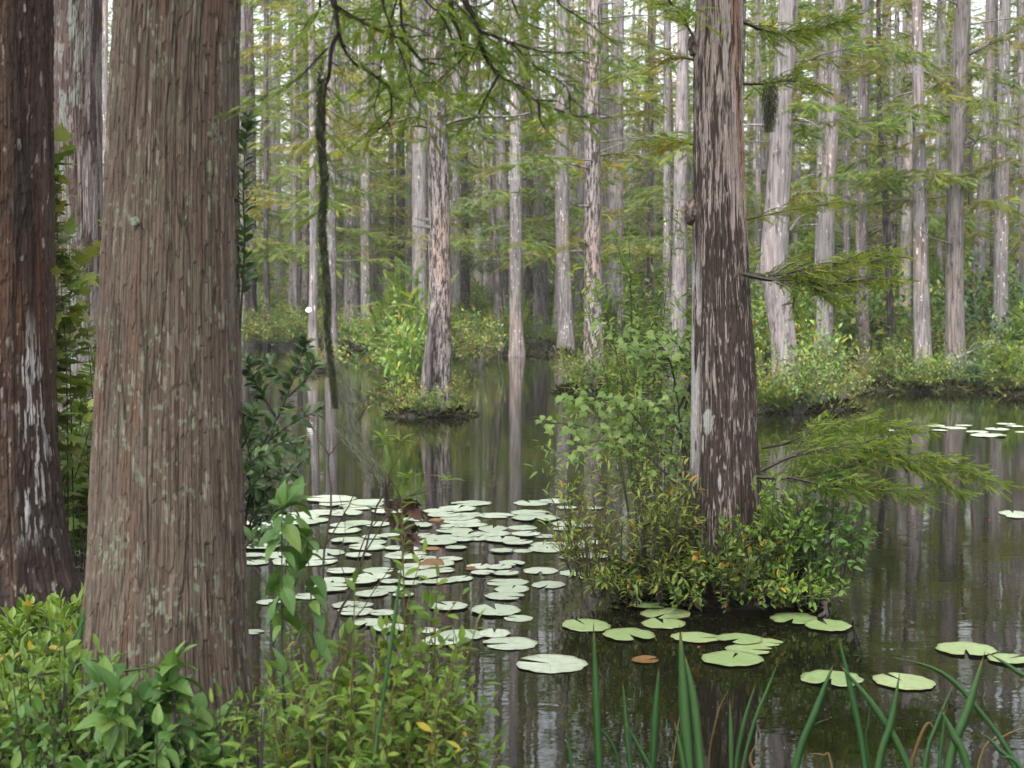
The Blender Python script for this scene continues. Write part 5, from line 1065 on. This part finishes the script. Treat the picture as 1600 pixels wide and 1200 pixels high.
clump('iris clump at the right edge with a long arching pale blade', [([(1460, 1420), (1482, 1200), (1512, 1110), (1540, 1015)], 19), ([(1690, 1420), (1590, 1200), (1530, 1110), (1470, 1050), (1385, 1024)], 10), ([(1560, 1420), (1512, 1200), (1490, 1150), (1469, 1105)], 16), ([(1430, 1420), (1445, 1200), (1465, 1130), (1493, 1062)], 10), ([(1500, 1420), (1470, 1220), (1472, 1160), (1478, 1100)], 8), ([(1760, 1420), (1640, 1100), (1590, 1050), (1540, 1018)], 9), ([(1640, 1420), (1590, 1215), (1560, 1170), (1535, 1145)], 9), ([(1680, 1420), (1600, 1210), (1560, 1180)], 8)], 4.1)
M['iris_dead'] = leaf_mat('withered_blades', [(0, (.16, .10, .04)), (1, (.26, .18, .08))], None, .7, .2)
def dead(lab, bl, Yd):
    t_ = clump(lab, bl, Yd, 'withered_grass', 'dead grass')
    for c_ in t_.children: c_.data.materials[0] = M['iris_dead']
dead('withered tan blades bent over among the right-hand iris clumps', [([(1440, 1420), (1425, 1220), (1430, 1175), (1450, 1130), (1464, 1150)], 8), ([(1180, 1420), (1190, 1240), (1172, 1190), (1182, 1160)], 6), ([(1500, 1420), (1530, 1190), (1570, 1150), (1610, 1135)], 5), ([(1330, 1420), (1300, 1200), (1286, 1180), (1262, 1178)], 4)], 4.15)
dead('thin withered straws beside the widest iris clump', [([(1020, 1420), (1050, 1200), (1062, 1120), (1072, 1095)], 3), ([(1120, 1420), (1106, 1220), (1120, 1120), (1142, 1070)], 3)], 4.2)
clump('single dark rush stem rising in front of the willowy shrub', [([(560, 1420), (583, 1200), (606, 1040), (620, 940), (629, 868)], 8)], 3.6, 'rush', 'rush')
clump('thin arching grass blades in front of the broad brown trunk foot', [([(80, 1420), (100, 1150), (118, 1030), (135, 930)], 16), ([(60, 1420), (90, 1120), (100, 1030), (150, 935)], 6), ([(150, 1420), (110, 1120), (160, 1060), (220, 1045), (278, 1037)], 5), ([(140, 1420), (100, 1180), (60, 1060), (0, 1030)], 5), ([(280, 1420), (283, 1200), (282, 1080), (281, 1045)], 7), ([(60, 1420), (70, 1120), (120, 1040), (180, 1030)], 7)], 4.3, 'grass_tuft', 'grass')

# ------------------------------------------------------------------ haze
HAZE = .0005
if HAZE:
    m, t = new_mat('haze_air'); v = N(t, 'ShaderNodeVolumePrincipled', Density=HAZE); v.inputs['Color'].default_value = (.93, .95, .97, 1); o = t.nodes.new('ShaderNodeOutputMaterial'); t.links.new(v.outputs[0], o.inputs['Volume'])
    x0, x1, y0, y1, z0, z1 = -760, 760, -460, 960, -2.2, 29.; V = [(x, y, z) for z in (z0, z1) for y in (y0, y1) for x in (x0, x1)]
    g = Geo(); T = []
    for q in ((0, 2, 3, 1), (4, 5, 7, 6), (0, 1, 5, 4), (1, 3, 7, 5), (3, 2, 6, 7), (2, 0, 4, 6)): T += [(q[0], q[1], q[2]), (q[0], q[2], q[3])]
    g.add(V, T); tag(g.obj('haze', m), kind='stuff'); sc.cycles.volume_bounces = 0
